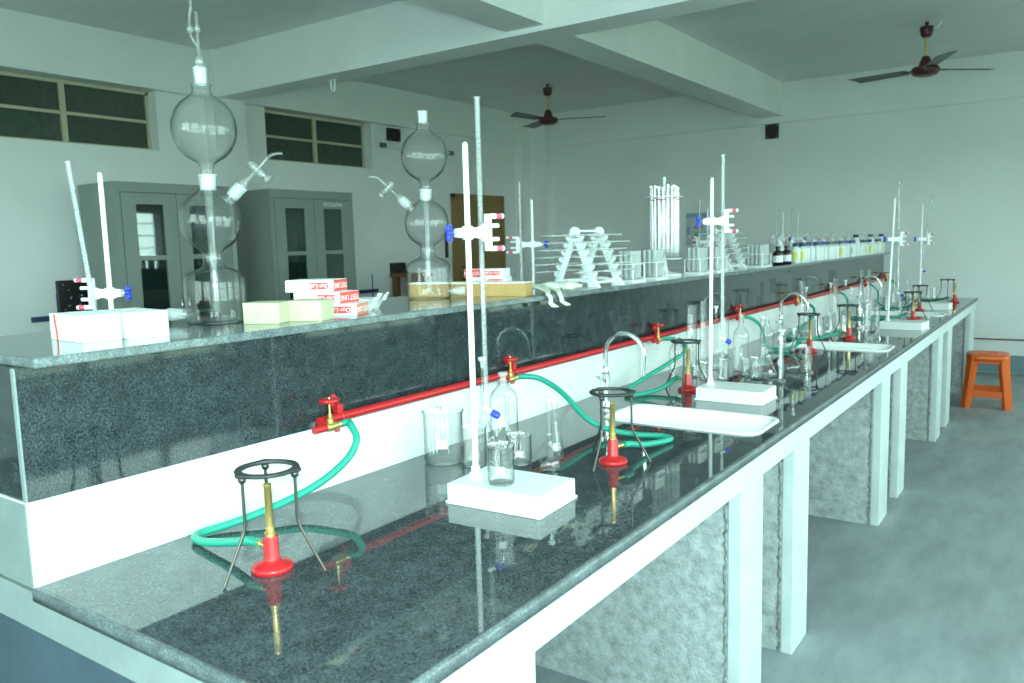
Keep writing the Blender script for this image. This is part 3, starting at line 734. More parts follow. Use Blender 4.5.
def burette(label, x, y, ztop, L, tilt=(0, 0), knob=True, a=0., tip=.09, mat='milkglass'):
    """graduated burette: (x, y) at its top; straight tube of length L, stopcock below"""
    t = thing('burette', label, 'burette', (x, y, ztop), a)
    t.rotation_euler = (tilt[0], tilt[1], a)
    b = MB(); b.lathe([(.0068, -L), (.0068, -.006), (.0088, -.003), (.0088, 0), (.0074, 0), (.0058, -.006), (.0058, -L)], 16); b.build('tube', mat, t)
    g = MB()
    n = 50
    for k in range(n):
        z = -.06-(L-.1)*k/n; hw = .0055 if k % 5 == 0 else .0035
        g.lathe([(.00698, z-.0008), (.00698, z+.0008)], 4, rz(G(-62)), a0=0, a1=hw/.0068*1.6)
    g.build('graduation_marks', 'ticks', t)
    s = MB(); s.lathe([(.0068, -L), (.0055, -L-.012), (.003, -L-.03), (.0028, -L-.04)], 12); s.lathe([(.0028, -L-.04), (.0028, -L-.04-tip+.02), (.0012, -L-.04-tip)], 10); st = s.build('stopcock', mat, t)
    if knob:
        T = tr(0, 0, -L-.035) @ rz(G(15)) @ ry(G(118))
        k = MB(); k.lathe([(0, -.008), (.0065, -.008), (.0065, .016), (.0, .016)], 12, T); k.build('stopcock_nut', 'white', st)
        k = MB(); k.lathe([(0, .016), (.0085, .016), (.0095, .02), (.0095, .034), (.008, .038), (0, .038)], 10, T, ang=25); k.build('stopcock_key', 'blue', st)
    return t
CA = G(33)
S1 = burette_stand('tall white burette stand nearest the camera, beaker on its base', -1.112, 1.568, G(3), G(68), .655, .872)
burette('long clear graduated burette in the nearest white stand', -1.2117, 1.6089, 1.845, .735, mat='clearburette')
burette_stand('white burette stand beyond the nearest sink', -1.07, 3.045, G(0), CA, .692, lean=.006)
burette('long clear burette in the stand beyond nearest sink', -1.1401, 3.0820, 1.81, .68)
burette_stand('white burette stand third down the worktop, past second sink', -.92, 5.85, G(-6), CA, .59, lean=.03)
burette('long clear burette in the third stand down the worktop', -0.9848, 5.8960, 1.83, .70, (0, -.02))
burette_stand('white burette stand farthest down the worktop', -.96, 7.46, G(-2), CA, .575)
burette('leaning clear burette in the farthest stand', -0.9941, 7.5050, 1.80, .58, (-.02, .11), True)
# stands on the far-side worktop, jaws turned the other way
CB = G(213)
FS = [(-2.290, 1.25, 'white burette stand rising behind the white cartons', 'leaning old burette behind the white cartons at left', .515, .52, 1.755, (.05, -.08)),
      (-2.395, 3.635, 'white burette stand rising behind the cream wrapped bundle', 'clear burette beside the rod behind cream wrapped bundle', .62, .6, 1.815, (0, 0)),
      (-2.36, 6.05, 'white burette stand behind the rotary pipette stand, before blue chart', 'grey burette just right of rotary pipette stand, before blue chart', .6, .6, 1.79, (0, 0)),
      (-2.36, 8.0, 'white burette stand behind the start of the bottle row', 'grey burette behind the two dark amber bottles', .6, .6, 1.82, (0, 0)),
      (-2.36, 8.52, 'white burette stand behind the middle of the bottle row', 'grey burette behind the middle of the bottle row', .6, .6, 1.80, (0, 0))]
for (x, y, l1, l2, cz, L, zt, tl) in FS:
    k = 1.05 if y < 2 else 1.4
    burette_stand(l1, x-.105, y, PI, CB, cz, ck=k)
    up = zt-CT-cz
    burette(l2, x-(.045*k*.8387-.0068)-up*math.tan(-tl[1]), y-(.045*k*.5446+.0105)-up*math.tan(tl[0]), zt, L+.08, tl, False)

# ------------------------------------------------------------------ glassware makers
def put(m, name, mat, loc, a=0.): return m.build(name, mat, None, loc, a)
def ring_prof(pts, th):
    """closed glass wall: outer profile up, inner profile back down"""
    return pts+[(max(r-th, .0003), max(z, pts[0][1]+th)) for r, z in reversed(pts)]
def beaker(label, x, y, r, h, group=None, z=CT, patch=False, cat='beaker'):
    th = .0018
    prof = [(0, .0004), (r*.86, .0004), (r*.96, .004), (r, .012), (r, h-.012), (r*1.02, h-.005), (r*1.07, h), (r*1.045, h+.0008), (r-th, h-.012), (r-th, .013), (r*.85, .004), (0, .0035)]
    m = MB(); m.lathe(prof, 36, ang=50)
    o = put(m, 'glass_beaker', 'glass', (x, y, z)); tag(o, label, cat, group)
    sp = MB(); T = rz(G(140)); sp.loft([[(r*.98+dx, -.008*w, h-.004+dz), (r*1.0+dx, 0, h-.006+dz), (r*.98+dx, .008*w, h-.004+dz)] for dx, dz, w in ((-.002, -.006, .4), (.004, .0, 1), (.008, .004, .9))], smooth=True, T=T); sp.build('spout', 'glass', o)
    g = MB()
    for k in range(1, 5): g.lathe([(r+.0004, h*.2+h*.11*k-.0005), (r+.0004, h*.2+h*.11*k+.0005)], 4, rz(G(-100)), a0=0, a1=.2)
    g.build('graduation_marks', 'paper', o)
    if patch:
        g = MB(); g.lathe([(r+.0005, h*.34), (r+.0005, h*.52)], 6, rz(G(-72)), a0=0, a1=.55); g.build('label_patch', 'paper', o)
    return o
def vol_flask(label, x, y, r, h, group=None, cap=True, z=CT):
    rn = max(.0055, r*.2); zb = min(h*.46, r*2.7)
    pr = [(0, .003), (r*.5, .002), (r*.8, .0005), (r*.93, .006), (r, r*.5), (r*.99, r*.85), (r*.86, r*1.25), (r*.6, r*1.62), (rn*1.7, zb*.86), (rn*1.1, zb), (rn, zb*1.08), (rn, h-.03), (rn*1.15, h-.022), (rn*1.3, h-.014), (rn*1.3, h-.012), (rn*.95, h-.012), (rn*.8, zb*1.1)]
    o = put(MB().lathe(pr, 28, ang=50), 'volumetric_flask', 'glass', (x, y, z)); tag(o, label, 'flask', group)
    g = MB(); g.torus(rn+.0003, .0005, 18, 5, tr(0, 0, zb*1.25)); g.build('fill_mark', 'paper', o)
    if cap: MB().lathe([(0, h-.03), (rn*.75, h-.03), (rn*.9, h-.012), (rn*1.5, h-.008), (rn*1.75, h-.0), (rn*1.75, h+.002), (rn*1.2, h+.003), (0, h+.003)], 18).build('stopper', 'white', o)
    return o
def bottle(label, x, y, r, h, group=None, z=CT):
    rn = r*.33; zs = h*.64
    pr = [(0, .003), (r*.9, .0006), (r, .006), (r, zs-.01), (r*.97, zs+.004), (r*.8, zs+.018), (rn*1.4, zs+.034), (rn, zs+.046), (rn, h-.038), (rn*1.25, h-.033), (rn*1.25, h-.026), (rn*.9, h-.026), (rn*.85, zs+.045)]
    o = put(MB().lathe(pr, 32, ang=50), 'reagent_bottle', 'glass', (x, y, z)); tag(o, label, 'bottle', group)
    MB().lathe([(0, h-.05), (rn*.7, h-.05), (rn*.85, h-.026), (rn*.6, h-.02), (rn*.75, h-.014), (rn*1.05, h-.01), (rn*1.05, h-.002), (rn*.6, h), (0, h)], 18).build('glass_stopper', 'frost', o)
    return o
def cylinder(label, x, y, r, h, group=None, cap=False, z=CT):
    pr = [(r*.3, .012), (r*.85, .014), (r, .022), (r, h-.004), (r*1.12, h), (r*1.05, h+.0006), (r-.0015, h-.006), (r-.0015, .024), (0, .02)]
    o = put(MB().lathe(pr, 24, ang=50), 'measuring_cylinder', 'cylglass', (x, y, z)); tag(o, label, 'measuring cylinder', group)
    rb = max(r*1.75, .02); m = MB(); m.lathe([(0, 0), (rb, 0), (rb, .006), (rb*.5, .011), (0, .012)], 6, ang=20); m.build('foot', 'cylglass', o)
    g = MB()
    for k in range(18): g.lathe([(r+.0004, h*.15+h*.75*k/18-.0004), (r+.0004, h*.15+h*.75*k/18+.0004)], 4, rz(G(-110)), a0=0, a1=.9 if k % 3 == 0 else .55)
    g.build('graduation_marks', 'ticks', o)
    if cap: MB().lathe([(0, h-.012), (r*.85, h-.012), (r*.95, h), (r*1.5, h+.004), (r*1.6, h+.012), (0, h+.014)], 16).build('stopper', 'white', o)
    return o
def conical(label, x, y, r, h, group=None, z=CT):
    rn = max(.006, r*.3)
    pr = [(0, .003), (r*.85, .0006), (r*.97, .006), (r, .014), (r*.92, h*.2), (rn*1.15, h*.68), (rn, h*.76), (rn, h-.006), (rn*1.2, h), (rn*1.1, h+.0006), (rn*.85, h-.007), (rn*.85, h*.76)]
    o = put(MB().lathe(pr, 28, ang=50), 'conical_flask', 'glass', (x, y, z)); tag(o, label, 'flask', group)
    g = MB(); g.lathe([(r*.9+.0012, h*.2+.0), (r*.78+.0006, h*.32)], 5, rz(G(-75)), a0=0, a1=.5); g.build('label_patch', 'paper', o)
    return o

# group around the nearest stand
beaker('large empty glass beaker standing alone against the white marble upstand', -1.489, 1.765, .058, .152, patch=True)
vol_flask('tall volumetric flask with white stopper, behind the nearest stand rod', -1.476, 1.945, .038, .283)
beaker('medium glass beaker just left of and behind the nearest stand rod', -1.385, 1.775, .036, .114)
bottle('stoppered glass reagent bottle in front of the second gas tap', -1.475, 2.05, .045, .225)
vol_flask('short volumetric flask with white stopper before the stoppered reagent bottle', -1.38, 1.935, .030, .187)
beaker('small glass beaker with white label behind the nearest stand base', -1.285, 1.855, .036, .085, patch=True)
beaker('glass beaker with white label standing on the nearest stand base', -1.118, 1.535, .033, .096, z=CT+.0505, patch=True)
conical('slender conical flask between labelled beaker and second burner', -1.215, 1.94, .026, .165)
vol_flask('volumetric flask with white stopper nearest the second burner', -1.165, 1.83, .031, .205)

# group beyond the nearest sink (world x, y, radius, height)
bottle('stoppered glass reagent bottle behind the third iron tripod', -1.455, 3.36, .033, .205)
vol_flask('volumetric flask with white stopper right of the tripod-side reagent bottle', -1.52, 3.68, .035, .258)
cylinder('tall measuring cylinder first from left behind second stand', -1.465, 3.56, .024, .318)
cylinder('tall measuring cylinder hidden partly by the second stand rod', -1.505, 3.81, .0185, .318)
vol_flask('tall volumetric flask with white stopper between second rod and its burette', -1.40, 3.70, .033, .305)
cylinder('short measuring cylinder under the red gas pipe behind second burette', -1.49, 4.08, .0155, .215)
bottle('stoppered glass reagent bottle in front of the fourth gas tap', -1.278, 3.70, .036, .272)
vol_flask('volumetric flask with white stopper right of the tall stoppered bottle', -1.20, 3.77, .037, .255)
bottle('rounded stoppered bottle left of the second gooseneck tap', -1.22, 3.90, .032, .250)
cylinder('stoppered measuring cylinder on hexagonal foot right of second stand base', -1.035, 3.515, .0115, .215, cap=True)
vol_flask('squat volumetric flask with white stopper right of stoppered cylinder', -1.06, 3.79, .031, .203)
cylinder('short wide measuring cylinder at the right end of second glass group', -.995, 3.79, .016, .122)
conical('conical flask left of the stoppered measuring cylinder', -1.12, 3.62, .036, .10)
beaker('glass beaker right behind the second stand burette', -1.262, 3.42, .023, .099)
beaker('small glass beaker second from the conical flask, behind second stand', -1.205, 3.57, .024, .08)
beaker('taller glass beaker beside the conical flask behind second stand', -1.145, 3.52, .027, .098)
beaker('small glass beaker left behind the second stand rod', -1.34, 3.42, .027, .078)
beaker('low glass beaker between the third tripod and second stand', -1.40, 3.47, .027, .05)

# group beyond the second sink
vol_flask('volumetric flask with white stopper leftmost beyond the second sink', -1.40, 5.27, .032, .303)
cylinder('tall measuring cylinder beside the leftmost flask beyond second sink', -1.46, 5.42, .0165, .325)
vol_flask('tall volumetric flask with white stopper left of paired cylinder beyond second sink', -1.36, 5.72, .034, .305)
cylinder('tall measuring cylinder in the middle of the glass beyond second sink', -1.375, 5.92, .0175, .328)
vol_flask('volumetric flask with white stopper under the bright far end of bottle row', -1.36, 6.15, .036, .302)
vol_flask('stoppered volumetric flask behind the tripod beyond second sink', -1.215, 5.66, .033, .278)
conical('conical flask in the thick of the glass beyond second sink', -1.285, 5.55, .038, .172)
conical('conical flask leftward beside a low beaker beyond second sink', -1.275, 5.34, .034, .158)
beaker('glass beaker at the front of the glass beyond second sink', -1.30, 5.2, .026, .119)
beaker('glass beaker just behind the tripod beyond second sink', -1.205, 5.46, .026, .11)
cylinder('short measuring cylinder standing clear, right of tripod beyond second sink', -1.03, 5.24, .0125, .2)
cylinder('short measuring cylinder second right of tripod beyond second sink', -.985, 5.32, .012, .178)
conical('conical flask right of the tripod beyond second sink', -1.095, 5.43, .0285, .165)
beaker('tall glass beaker right of the tripod beyond second sink', -1.075, 5.57, .029, .205)
# far group behind the third and fourth stands
cylinder('tall measuring cylinder first of the pair beside farthest tap', -1.47, 7.22, .0165, .33)
cylinder('tall measuring cylinder second of the pair beside farthest tap', -1.45, 7.42, .0165, .325)
cylinder('measuring cylinder right behind the third stand rod', -1.34, 8.0, .0135, .272)
vol_flask('volumetric flask left of the third stand rod, near farthest sink', -1.34, 7.16, .028, .226)
vol_flask('volumetric flask right of the third stand rod, near farthest sink', -1.22, 7.40, .0245, .23)
beaker('glass beaker beyond the farthest sink, left of blue stopcock', -1.25, 7.14, .024, .12)
conical('conical flask beyond the farthest sink, right of blue stopcock', -1.145, 7.5, .029, .168)
cylinder('thin measuring cylinder behind the fourth stand rod', -1.255, 8.14, .0115, .2)
beaker('glass beaker behind the fourth stand rod', -1.2, 8.16, .023, .146)
beaker('glass beaker close behind the third burette', -1.27, 7.55, .027, .119)
cylinder('thin measuring cylinder just behind third stand base', -1.06, 6.56, .0115, .16)
beaker('glass beaker right of the fourth rod, first of two at far end', -1.14, 8.5, .019, .105)
beaker('glass beaker right of the fourth rod, second of two at far end', -1.1, 8.62, .019, .105)
beaker('tiny glass vial alone beside the third stand base near aisle edge', -.80, 6.06, .014, .066, cat='vial')

# ------------------------------------------------------------------ gas generators (three-bulb glass apparatus)
def kipp(label, x, y, a, funnel):
    t = thing('gas_generator', label, 'glass apparatus', (x, y, ST), a)
    th = .002
    def shell(pts): return pts+[(max(r-th, .0005), z) for r, z in reversed(pts)]
    # lower reservoir
    pts = [(0, .004), (.05, .002), (.074, .0005), (.0795, .005), (.080, .012), (.080, .113), (.0785, .125), (.072, .136), (.057, .146), (.040, .1525), (.031, .1575), (.0275, .165), (.027, .182), (.027, .195), (.029, .199)]
    MB().lathe(shell(pts), 44, ang=50).build('lower_reservoir', 'kipp', t)
    pts = [(.0265, .196), (.029, .2), (.041, .208), (.057, .220), (.0695, .237), (.0772, .259), (.0795, .284), (.0775, .306), (.070, .327), (.058, .342), (.042, .355), (.030, .363), (.0245, .37)]
    MB().lathe(shell(pts), 44, ang=50).build('middle_bulb', 'kipp', t)
    MB().lathe([(.019, .365), (.0205, .365), (.0225, .4), (.0245, .402), (.0245, .407), (.0185, .407), (.019, .365)], 26).build('ground_joint', 'frost', t)
    q = MB(); q.lathe([(.0105, .03), (.0105, .36), (.0165, .38), (.0175, .405)], 16); q.build('inner_tube', 'cylglass', t)
    pts = [(.020, .4), (.0185, .412), (.0185, .425), (.022, .436), (.034, .444), (.05, .454), (.066, .471), (.078, .494), (.0835, .522), (.0815, .55), (.073, .576), (.06, .595), (.044, .608), (.030, .618), (.0245, .628), (.0245, .64), (.027, .646)]
    MB().lathe(shell(pts), 44, ang=50).build('upper_bulb', 'kipp', t)
    MB().lathe([(.0145, .646), (.016, .646), (.018, .682), (.0195, .684), (.0195, .689), (.0155, .689), (.0145, .646)], 24).build('neck_joint', 'frost', t)
    # side arm with stopcock on the middle bulb
    arm = Matrix.Translation((.054, 0, .338)) @ ry(G(45))
    m = MB(); m.lathe([(.018, -.008), (.0175, .012), (.0165, .018), (.0165, .022)], 18, arm); ao = m.build('side_neck', 'cylglass', t)
    MB().lathe([(.0150, .012), (.0170, .012), (.0175, .05), (.0150, .052)], 20, arm).build('frosted_sleeve', 'frost', ao)
    m = MB(); m.lathe([(.0145, .05), (.0125, .062), (.006, .074), (.0048, .08), (.0048, .145)], 14, arm)
    m.tube(smooth_path([(0, 0, .14), (0, 0, .16), (.006, 0, .174), (.02, 0, .19)]), .0045, 10, False, arm); m.build('delivery_tube', 'cylglass', ao)
    m = MB(); m.lathe([(0, -.024), (.0125, -.024), (.0115, .02), (.008, .022), (.006, .03), (.014, .034), (.014, .044), (0, .046)], 16, arm @ tr(0, 0, .112) @ ry(PI/2)); m.build('stopcock', 'cylglass', ao)
    # tubulure with stopper at the foot, opposite side
    foot = Matrix.Translation((-.076, 0, .027)) @ ry(G(-90))
    m = MB(); m.lathe([(.019, -.006), (.018, .004), (.0165, .012), (.017, .03)], 20, foot); fo = m.build('side_outlet', 'cylglass', t)
    m = MB(); m.lathe([(0, .012), (.0145, .012), (.0165, .03), (.018, .05), (.018, .056), (0, .058)], 20, foot); m.build('outlet_stopper', 'frost', fo)
    if funnel:
        m = MB(); m.lathe([(0, .65), (.0155, .65), (.017, .692), (.012, .698), (.014, .706), (.012, .714), (.005, .72)], 18); f = m.build('safety_funnel', 'cylglass', t)
        m = MB(); m.tube([(0, 0, .715), (0, 0, .80), (0, 0, .835)], .0042, 10, False); m.ball(.010, tr(0, 0, .79), 14, 8)
        m.tube(smooth_path([(0, 0, .745), (-.004, 0, .75), (-.014, 0, .765), (-.018, 0, .785), (-.018, 0, .82), (-.012, 0, .85), (-.014, 0, .88), (-.013, 0, .96)]), .004, 10, False); m.ball(.0105, tr(-.018, 0, .79), 14, 8)
        m.build('funnel_tube', 'cylglass', f)
    t.scale = (.96, .96, .935)
    return t
kipp('large three-bulb glass gas generator with tall funnel tube, left on shelf', -1.834, 1.281, G(35), True)
kipp('three-bulb glass gas generator with open top beside the brown carton', -1.866, 2.165, G(215), False)

# ------------------------------------------------------------------ cartons on the shelf
def carton(name, label, x, y, a, sx, sy, sz, mat, z=ST, cat='box', group=None, bev=.0015):
    t = thing(name, label, cat, (x, y, z), a, group)
    MB().bbox(-sx/2, sx/2, -sy/2, sy/2, 0, sz, bev).build('carton', mat, t)
    return t
# white cartons: front edge runs along the aisle
t = carton('white_carton', 'white carton with a red stripe nearest the shelf end', -1.785, .912, G(-5), .165, .082, .058, 'whitecard')
g = MB(); pts = smooth_path([(-.045, -.0418, 0.001), (-.046, -.0418, .02), (-.05, -.0418, .038), (-.053, -.0418, .057)]); g.loft([[(p.x-.004, -.0415, p.z), (p.x+.004, -.0415, p.z), (p.x+.004, -.0424, p.z), (p.x-.004, -.0424, p.z)] for p in pts], True, True, False); g.build('red_stripe', 'redplastic', t)
MB().box(-.082, .082, -.0008, .0008, .058, .0586).build('lid_seam', 'paper', t)
t = carton('white_carton', 'plain white carton beside the foot of left gas generator', -1.755, 1.005, G(-8), .17, .088, .058, 'whitecard')
MB().box(-.084, .084, -.0008, .0008, .058, .0586).build('lid_seam', 'paper', t)
for lb, x, y, a, dx in (('cream card box left of its twin, beside left gas generator', -1.700, 1.337, 24, 0), ('cream card box right of its twin, before the red printed cartons', -1.64, 1.425, 22, 0)):
    t = carton('cream_box', lb, x, y, G(a), .098, .075, .052, 'cream')
    MB().bbox(-.0495, .0495, -.038, .038, .051, .0535, .001).build('lid', 'cream', t)
def printed(label, x, y, a, z, endred, L=.135, Wd=.10, Hh=.033, flip=True, group=None):
    """white test tube carton, long front face -y with red brand panel, +x end red with TEST LINE"""
    t = carton('printed_carton', label, x, y, G(a), L, Wd, Hh, 'whitecard', z)
    MB().box(L*.02, L*.40, -Wd/2-.0006, -Wd/2+.001, Hh*.2, Hh*.78).build('brand_panel', 'redplastic', t)
    R = rz(PI) if flip else Matrix.Identity(4)
    text('brand_lettering', 'Dur-Lab', .018, 'paper', t, tr(L*.21, -Wd/2-.0008, Hh*.49) @ rx(PI/2) @ R)
    MB().box(-L*.32, -L*.10, -Wd/2-.0006, -Wd/2+.001, Hh*.42, Hh*.5).build('small_print', 'chart', t)
    MB().box(-L*.28, -L*.12, -Wd/2-.0006, -Wd/2+.001, Hh*.22, Hh*.32).build('small_print', 'chart', t)
    if endred:
        m = 'redplastic' if endred == 1 else 'salmon'
        MB().box(L/2-.001, L/2+.0006, -Wd/2+.001, Wd/2-.001, .001, Hh-.001).build('red_end', m, t)
        text('end_lettering', 'TEST LINE', .021, 'paper', t, tr(L/2+.0008, 0, Hh*.5) @ rz(PI/2) @ rx(PI/2) @ R)
    return t
printed('white printed carton with red panel at the bottom of the left stack', -1.712, 1.575, 27, ST, 2, .165, .10)
printed('printed carton with red TEST LINE end in the middle of left stack', -1.725, 1.56, 14, ST+.0335, 1, .15, .098)
printed('white printed carton lying on top of the left stack', -1.752, 1.55, 25, ST+.067, 1, .142, .10)
# torn open carton with crumpled paper
t = thing('torn_carton', 'torn white carton with crumpled flap right of printed stack', 'box', (-1.772, 1.725, ST), G(24))
MB().bbox(-.05, .05, -.05, .05, 0, .034, .0015).build('carton', 'whitecard', t)
g = MB(); rs = random.Random(5)
for k in range(3):
    rings = []
    for i in range(6):
        u = i/5
        rings.append([(.048+.035*u+rs.uniform(-.004, .004), -.05+.033*k+.034*v/4+rs.uniform(-.003, .003), .004+.042*u*(1 if k != 1 else .6)+rs.uniform(-.006, .006)) for v in range(5)]+
                     [(.0472+.035*u, -.05+.033*k+.034*v/4, .0025+.042*u*(1 if k != 1 else .6)) for v in range(4, -1, -1)])
    g.loft(rings, True, True, False)
g.build('crumpled_flap', 'wrapper', t)
MB().box(-.05, .05, -.0508, -.0495, .0005, .003).build('red_edge', 'redplastic', t)
# twin cartons behind the brown carton
printed('printed carton in the middle of the three behind the brown carton', -1.925, 2.60, 20, ST+.0285, 0, .165, .09, .028, False)
printed('printed carton at the bottom of the three behind the brown carton', -1.92, 2.605, 20, ST, 0, .165, .09, .028, False)
t = printed('printed carton on top of the three behind the brown carton', -1.93, 2.595, 20, ST+.057, 0, .165, .09, .032, True)
MB().box(-.0826, -.012, -.0457, -.044, .001, .031).build('red_front', 'redplastic', t)
text('front_lettering', 'TEST LINE', .016, 'paper', t, tr(-.047, -.0459, .016) @ rx(PI/2) @ rz(PI))
# brown carton
t = carton('brown_carton', 'long ochre cardboard carton lying behind right gas generator', -1.815, 2.325, G(15), .46, .075, .046, 'ochre', cat='carton')
MB().bbox(-.232, .23, -.036, .042, .046, .0505, .001).build('white_lid', 'whitecard', t)
# wrapped bundle
t = thing('wrapped_bundle', 'cream plastic-wrapped bundle of rods hanging over the shelf edge', 'bundle', (-1.69, 2.575, ST), G(24))
rs = random.Random(9); rings = []
for i in range(27):
    u = i/26; xx = -.16+.34*u; rr_ = (.021+.007*math.sin(9*u)+.005*math.sin(23*u))*(1 if u < .8 else 1-.7*(u-.8)/.2); rr_ *= min(1, .4+u*6)
    rings.append([(xx, 1.7*rr_*math.cos(2*PI*k/16)*(1+rs.uniform(-.12, .12)), max(.0008, .021+rr_*.78*math.sin(2*PI*k/16)*(1+rs.uniform(-.15, .15)))) for k in range(16)])
MB().loft(rings, True, True, False).build('wrapping', 'wrap', t)
g = MB()
inv = (tr(-1.69, 2.575, ST) @ rz(G(24))).inverted()
for k, yy in enumerate((2.43, 2.50)):
    rr2 = []
    for i, (xx, zz, w_) in enumerate(((-1.66, .030, .05), (-1.60, .016, .03), (-1.56, .008, .016), (-1.543, .003, .013), (-1.538, -.012, .012), (-1.537, -.03, .013), (-1.531, -.042, .018), (-1.526, -.047, .012))):
        y_ = yy+.012*math.sin(2.1*i+k)*(.3 if i < 3 else .6)+(.10*(3-i)/3 if i < 3 else .012*(i-3)*(1-2*(k == 0)*.2))
        rr2.append([inv @ Vector((xx+dx, y_+s_*w_, ST+zz+dz)) for s_, dx, dz in ((-1, 0, 0), (1, 0, 0), (1, .0025, .0025), (-1, .0025, .0025))])
    g.loft(rr2, True, True, False)
g.build('loose_ends', 'wrap', t)
g = MB()
for k in range(5): g.tube([(-.2, -.016+.008*k, .018+.004*(k % 2)), (.12, -.012+.006*k, .019+.004*(k % 2))], .0035, 8)
g.build('rods', 'tubeglass', t)

# ------------------------------------------------------------------ pipette racks
def pipette_rack(label, x, y, a):
    t = thing('pipette_rack', label, 'pipette rack', (x, y, ST), a)
    hs = .078
    for s in (-1, 1):
        m = MB(); yy = s*.082; th = .009
        T = tr(0, yy, 0) @ Matrix.Diagonal((1.28, 1, 1, 1)) @ rx(PI/2)    # profile drawn in x-z
        m.cyl(.021, -th, th, 20, tr(0, yy, .226) @ rx(PI/2)); m.prism([(-.013, .205), (.013, .205), (.019, .216), (-.019, .216)], -th, th, T)
        for sd in (-1, 1):
            for k in range(6):
                z = .2-.03*k; xc = sd*(.012+.0108*k)
                m.prism([(xc-.008+sd*.0045, z-.031), (xc+.008+sd*.0045, z-.031), (xc+.008-sd*.0045, z), (xc-.008-sd*.0045, z)][::1], -th, th, T)
                m.prism([(xc+sd*.004-.008, z-.012), (xc+sd*.004+.008, z-.012), (xc+sd*.022, z+.004), (xc+sd*.016, z+.012)] if sd > 0 else [(xc+sd*.016, z+.012), (xc+sd*.022, z+.004), (xc+sd*.004-.008, z-.012), (xc+sd*.004+.008, z-.012)], -th, th, T)
            m.prism([(sd*.068-.012, 0), (sd*.068+.018*sd+.012, 0), (sd*.068+.012, .03), (sd*.068-.012, .03)], -th*1.2, th*1.2, T)
        arc = [(-.075, .022)]+[(.075*math.cos(PI-PI*k/10), .012+.022*math.sin(PI*k/10)) for k in range(11)]+[(.075, .022)]
        m.prism([(.07*math.cos(PI-PI*k/10), .014+.02*math.sin(PI*k/10)) for k in range(11)]+[(.07*math.cos(PI*k/10), .004+.018*math.sin(PI*k/10)) for k in range(11)], -th, th, T)
        m.build('end_frame', 'white', t)
    m = MB(); m.tube([(0, -.08, .23), (0, .08, .23)], .0055, 10); m.tube([(-.08, -.08, .016), (-.08, .08, .016)], .006, 10); m.tube([(.08, -.08, .016), (.08, .08, .016)], .006, 10); m.build('tie_bar', 'white', t)
    return t
PIP = None
def pipette_mesh(L):
    m = MB(); m.lathe([(.001, 0), (.0018, .03), (.003, .05), (.0032, L*.45), (.0055, L*.5), (.0055, L*.62), (.0032, L*.67), (.0032, L), (.0024, L), (.0024, L*.68)], 10, ang=60); return m
def place_rack(label, x, y, a, L, plabel, group):
    pipette_rack(label, x, y, a)
    R = rz(a); rs = random.Random(int(y*100))
    global PIP
    for sd in (-1, 1):
        for k in range(6):
            z = .2-.03*k+.013; xc = sd*(.012+.0108*k+.0225)*1.28+sd*.004
            if PIP is None:
                PIP = pipette_mesh(.38).build('glass_pipette', 'milkglass'); o = PIP
            else:
                o = PIP.copy(); COL.objects.link(o)
            p = R @ Vector((xc, -L*.5-.02+rs.uniform(-.03, .03), z))
            o.location = (x+p.x, y+p.y, ST+p.z); o.rotation_euler = (-PI/2, 0, a); o.scale = (1.1, 1.1, L/.38)
            tag(o, plabel, 'pipette', group)
place_rack('white notched pipette rack beside the cream wrapped bundle', -1.707, 3.012, G(-9), .42, 'thin glass pipette lying across the rack beside wrapped bundle', 'pipettes on the nearer notched rack')
place_rack('white notched pipette rack far down, behind second stand burette', -1.775, 4.77, G(-9), .36, 'thin glass pipette lying across the far notched rack', 'pipettes on the far notched rack')

# rotary pipette stand
RX, RY = -1.735, 3.86
t = thing('rotary_pipette_stand', 'round white rotary stand full of upright pipettes on the shelf', 'pipette stand', (RX, RY, ST))
MB().lathe([(0, 0), (.085, 0), (.087, .006), (.082, .012), (.03, .02), (.016, .03), (.014, .045), (0, .045)], 36).build('base', 'white', t)
MB().lathe([(0, .04), (.0055, .04), (.0055, .475), (.0085, .478), (.0085, .498), (0, .505)], 14).build('post', 'white', t)
MB().lathe([(0, .086), (.09, .086), (.09, .09), (0, .09)], 36).build('lower_disc', 'white', t)
MB().lathe([(.012, .396), (.094, .396), (.094, .4), (.012, .4)], 40).build('upper_disc', 'white', t)
UP = None
rs = random.Random(4)
for k in range(30):
    ring, n = (.067, 19) if k < 19 else (.046, 11)
    a = 2*PI*((k if k < 19 else k-19)+.3)/n
    if UP is None:
        UP = MB().lathe([(0, 0), (.003, .002), (.0075, .03), (.0085, .06), (.0085, .345), (.0075, .345), (.0075, .06)], 12, ang=50).build('upright_pipette', 'tubeglass'); o = UP
        MB().lathe([(.0087, .282), (.0087, .288)], 4, rz(G(-80)), a0=0, a1=1.2).build('colour_dot', 'redplastic', o); MB().torus(.0086, .0012, 12, 6, tr(0, 0, .325)).build('scale_ring', 'ticks', o)
    else: o = dup(UP)
    o.location = (RX+ring*math.cos(a), RY+ring*math.sin(a), ST+.091+rs.uniform(0, .002)); o.scale = (1, 1, 1.04+rs.uniform(-.02, .03))
    tag(o, 'upright glass pipette with red ring in the round rotary stand', 'pipette', 'pipettes in the rotary stand')

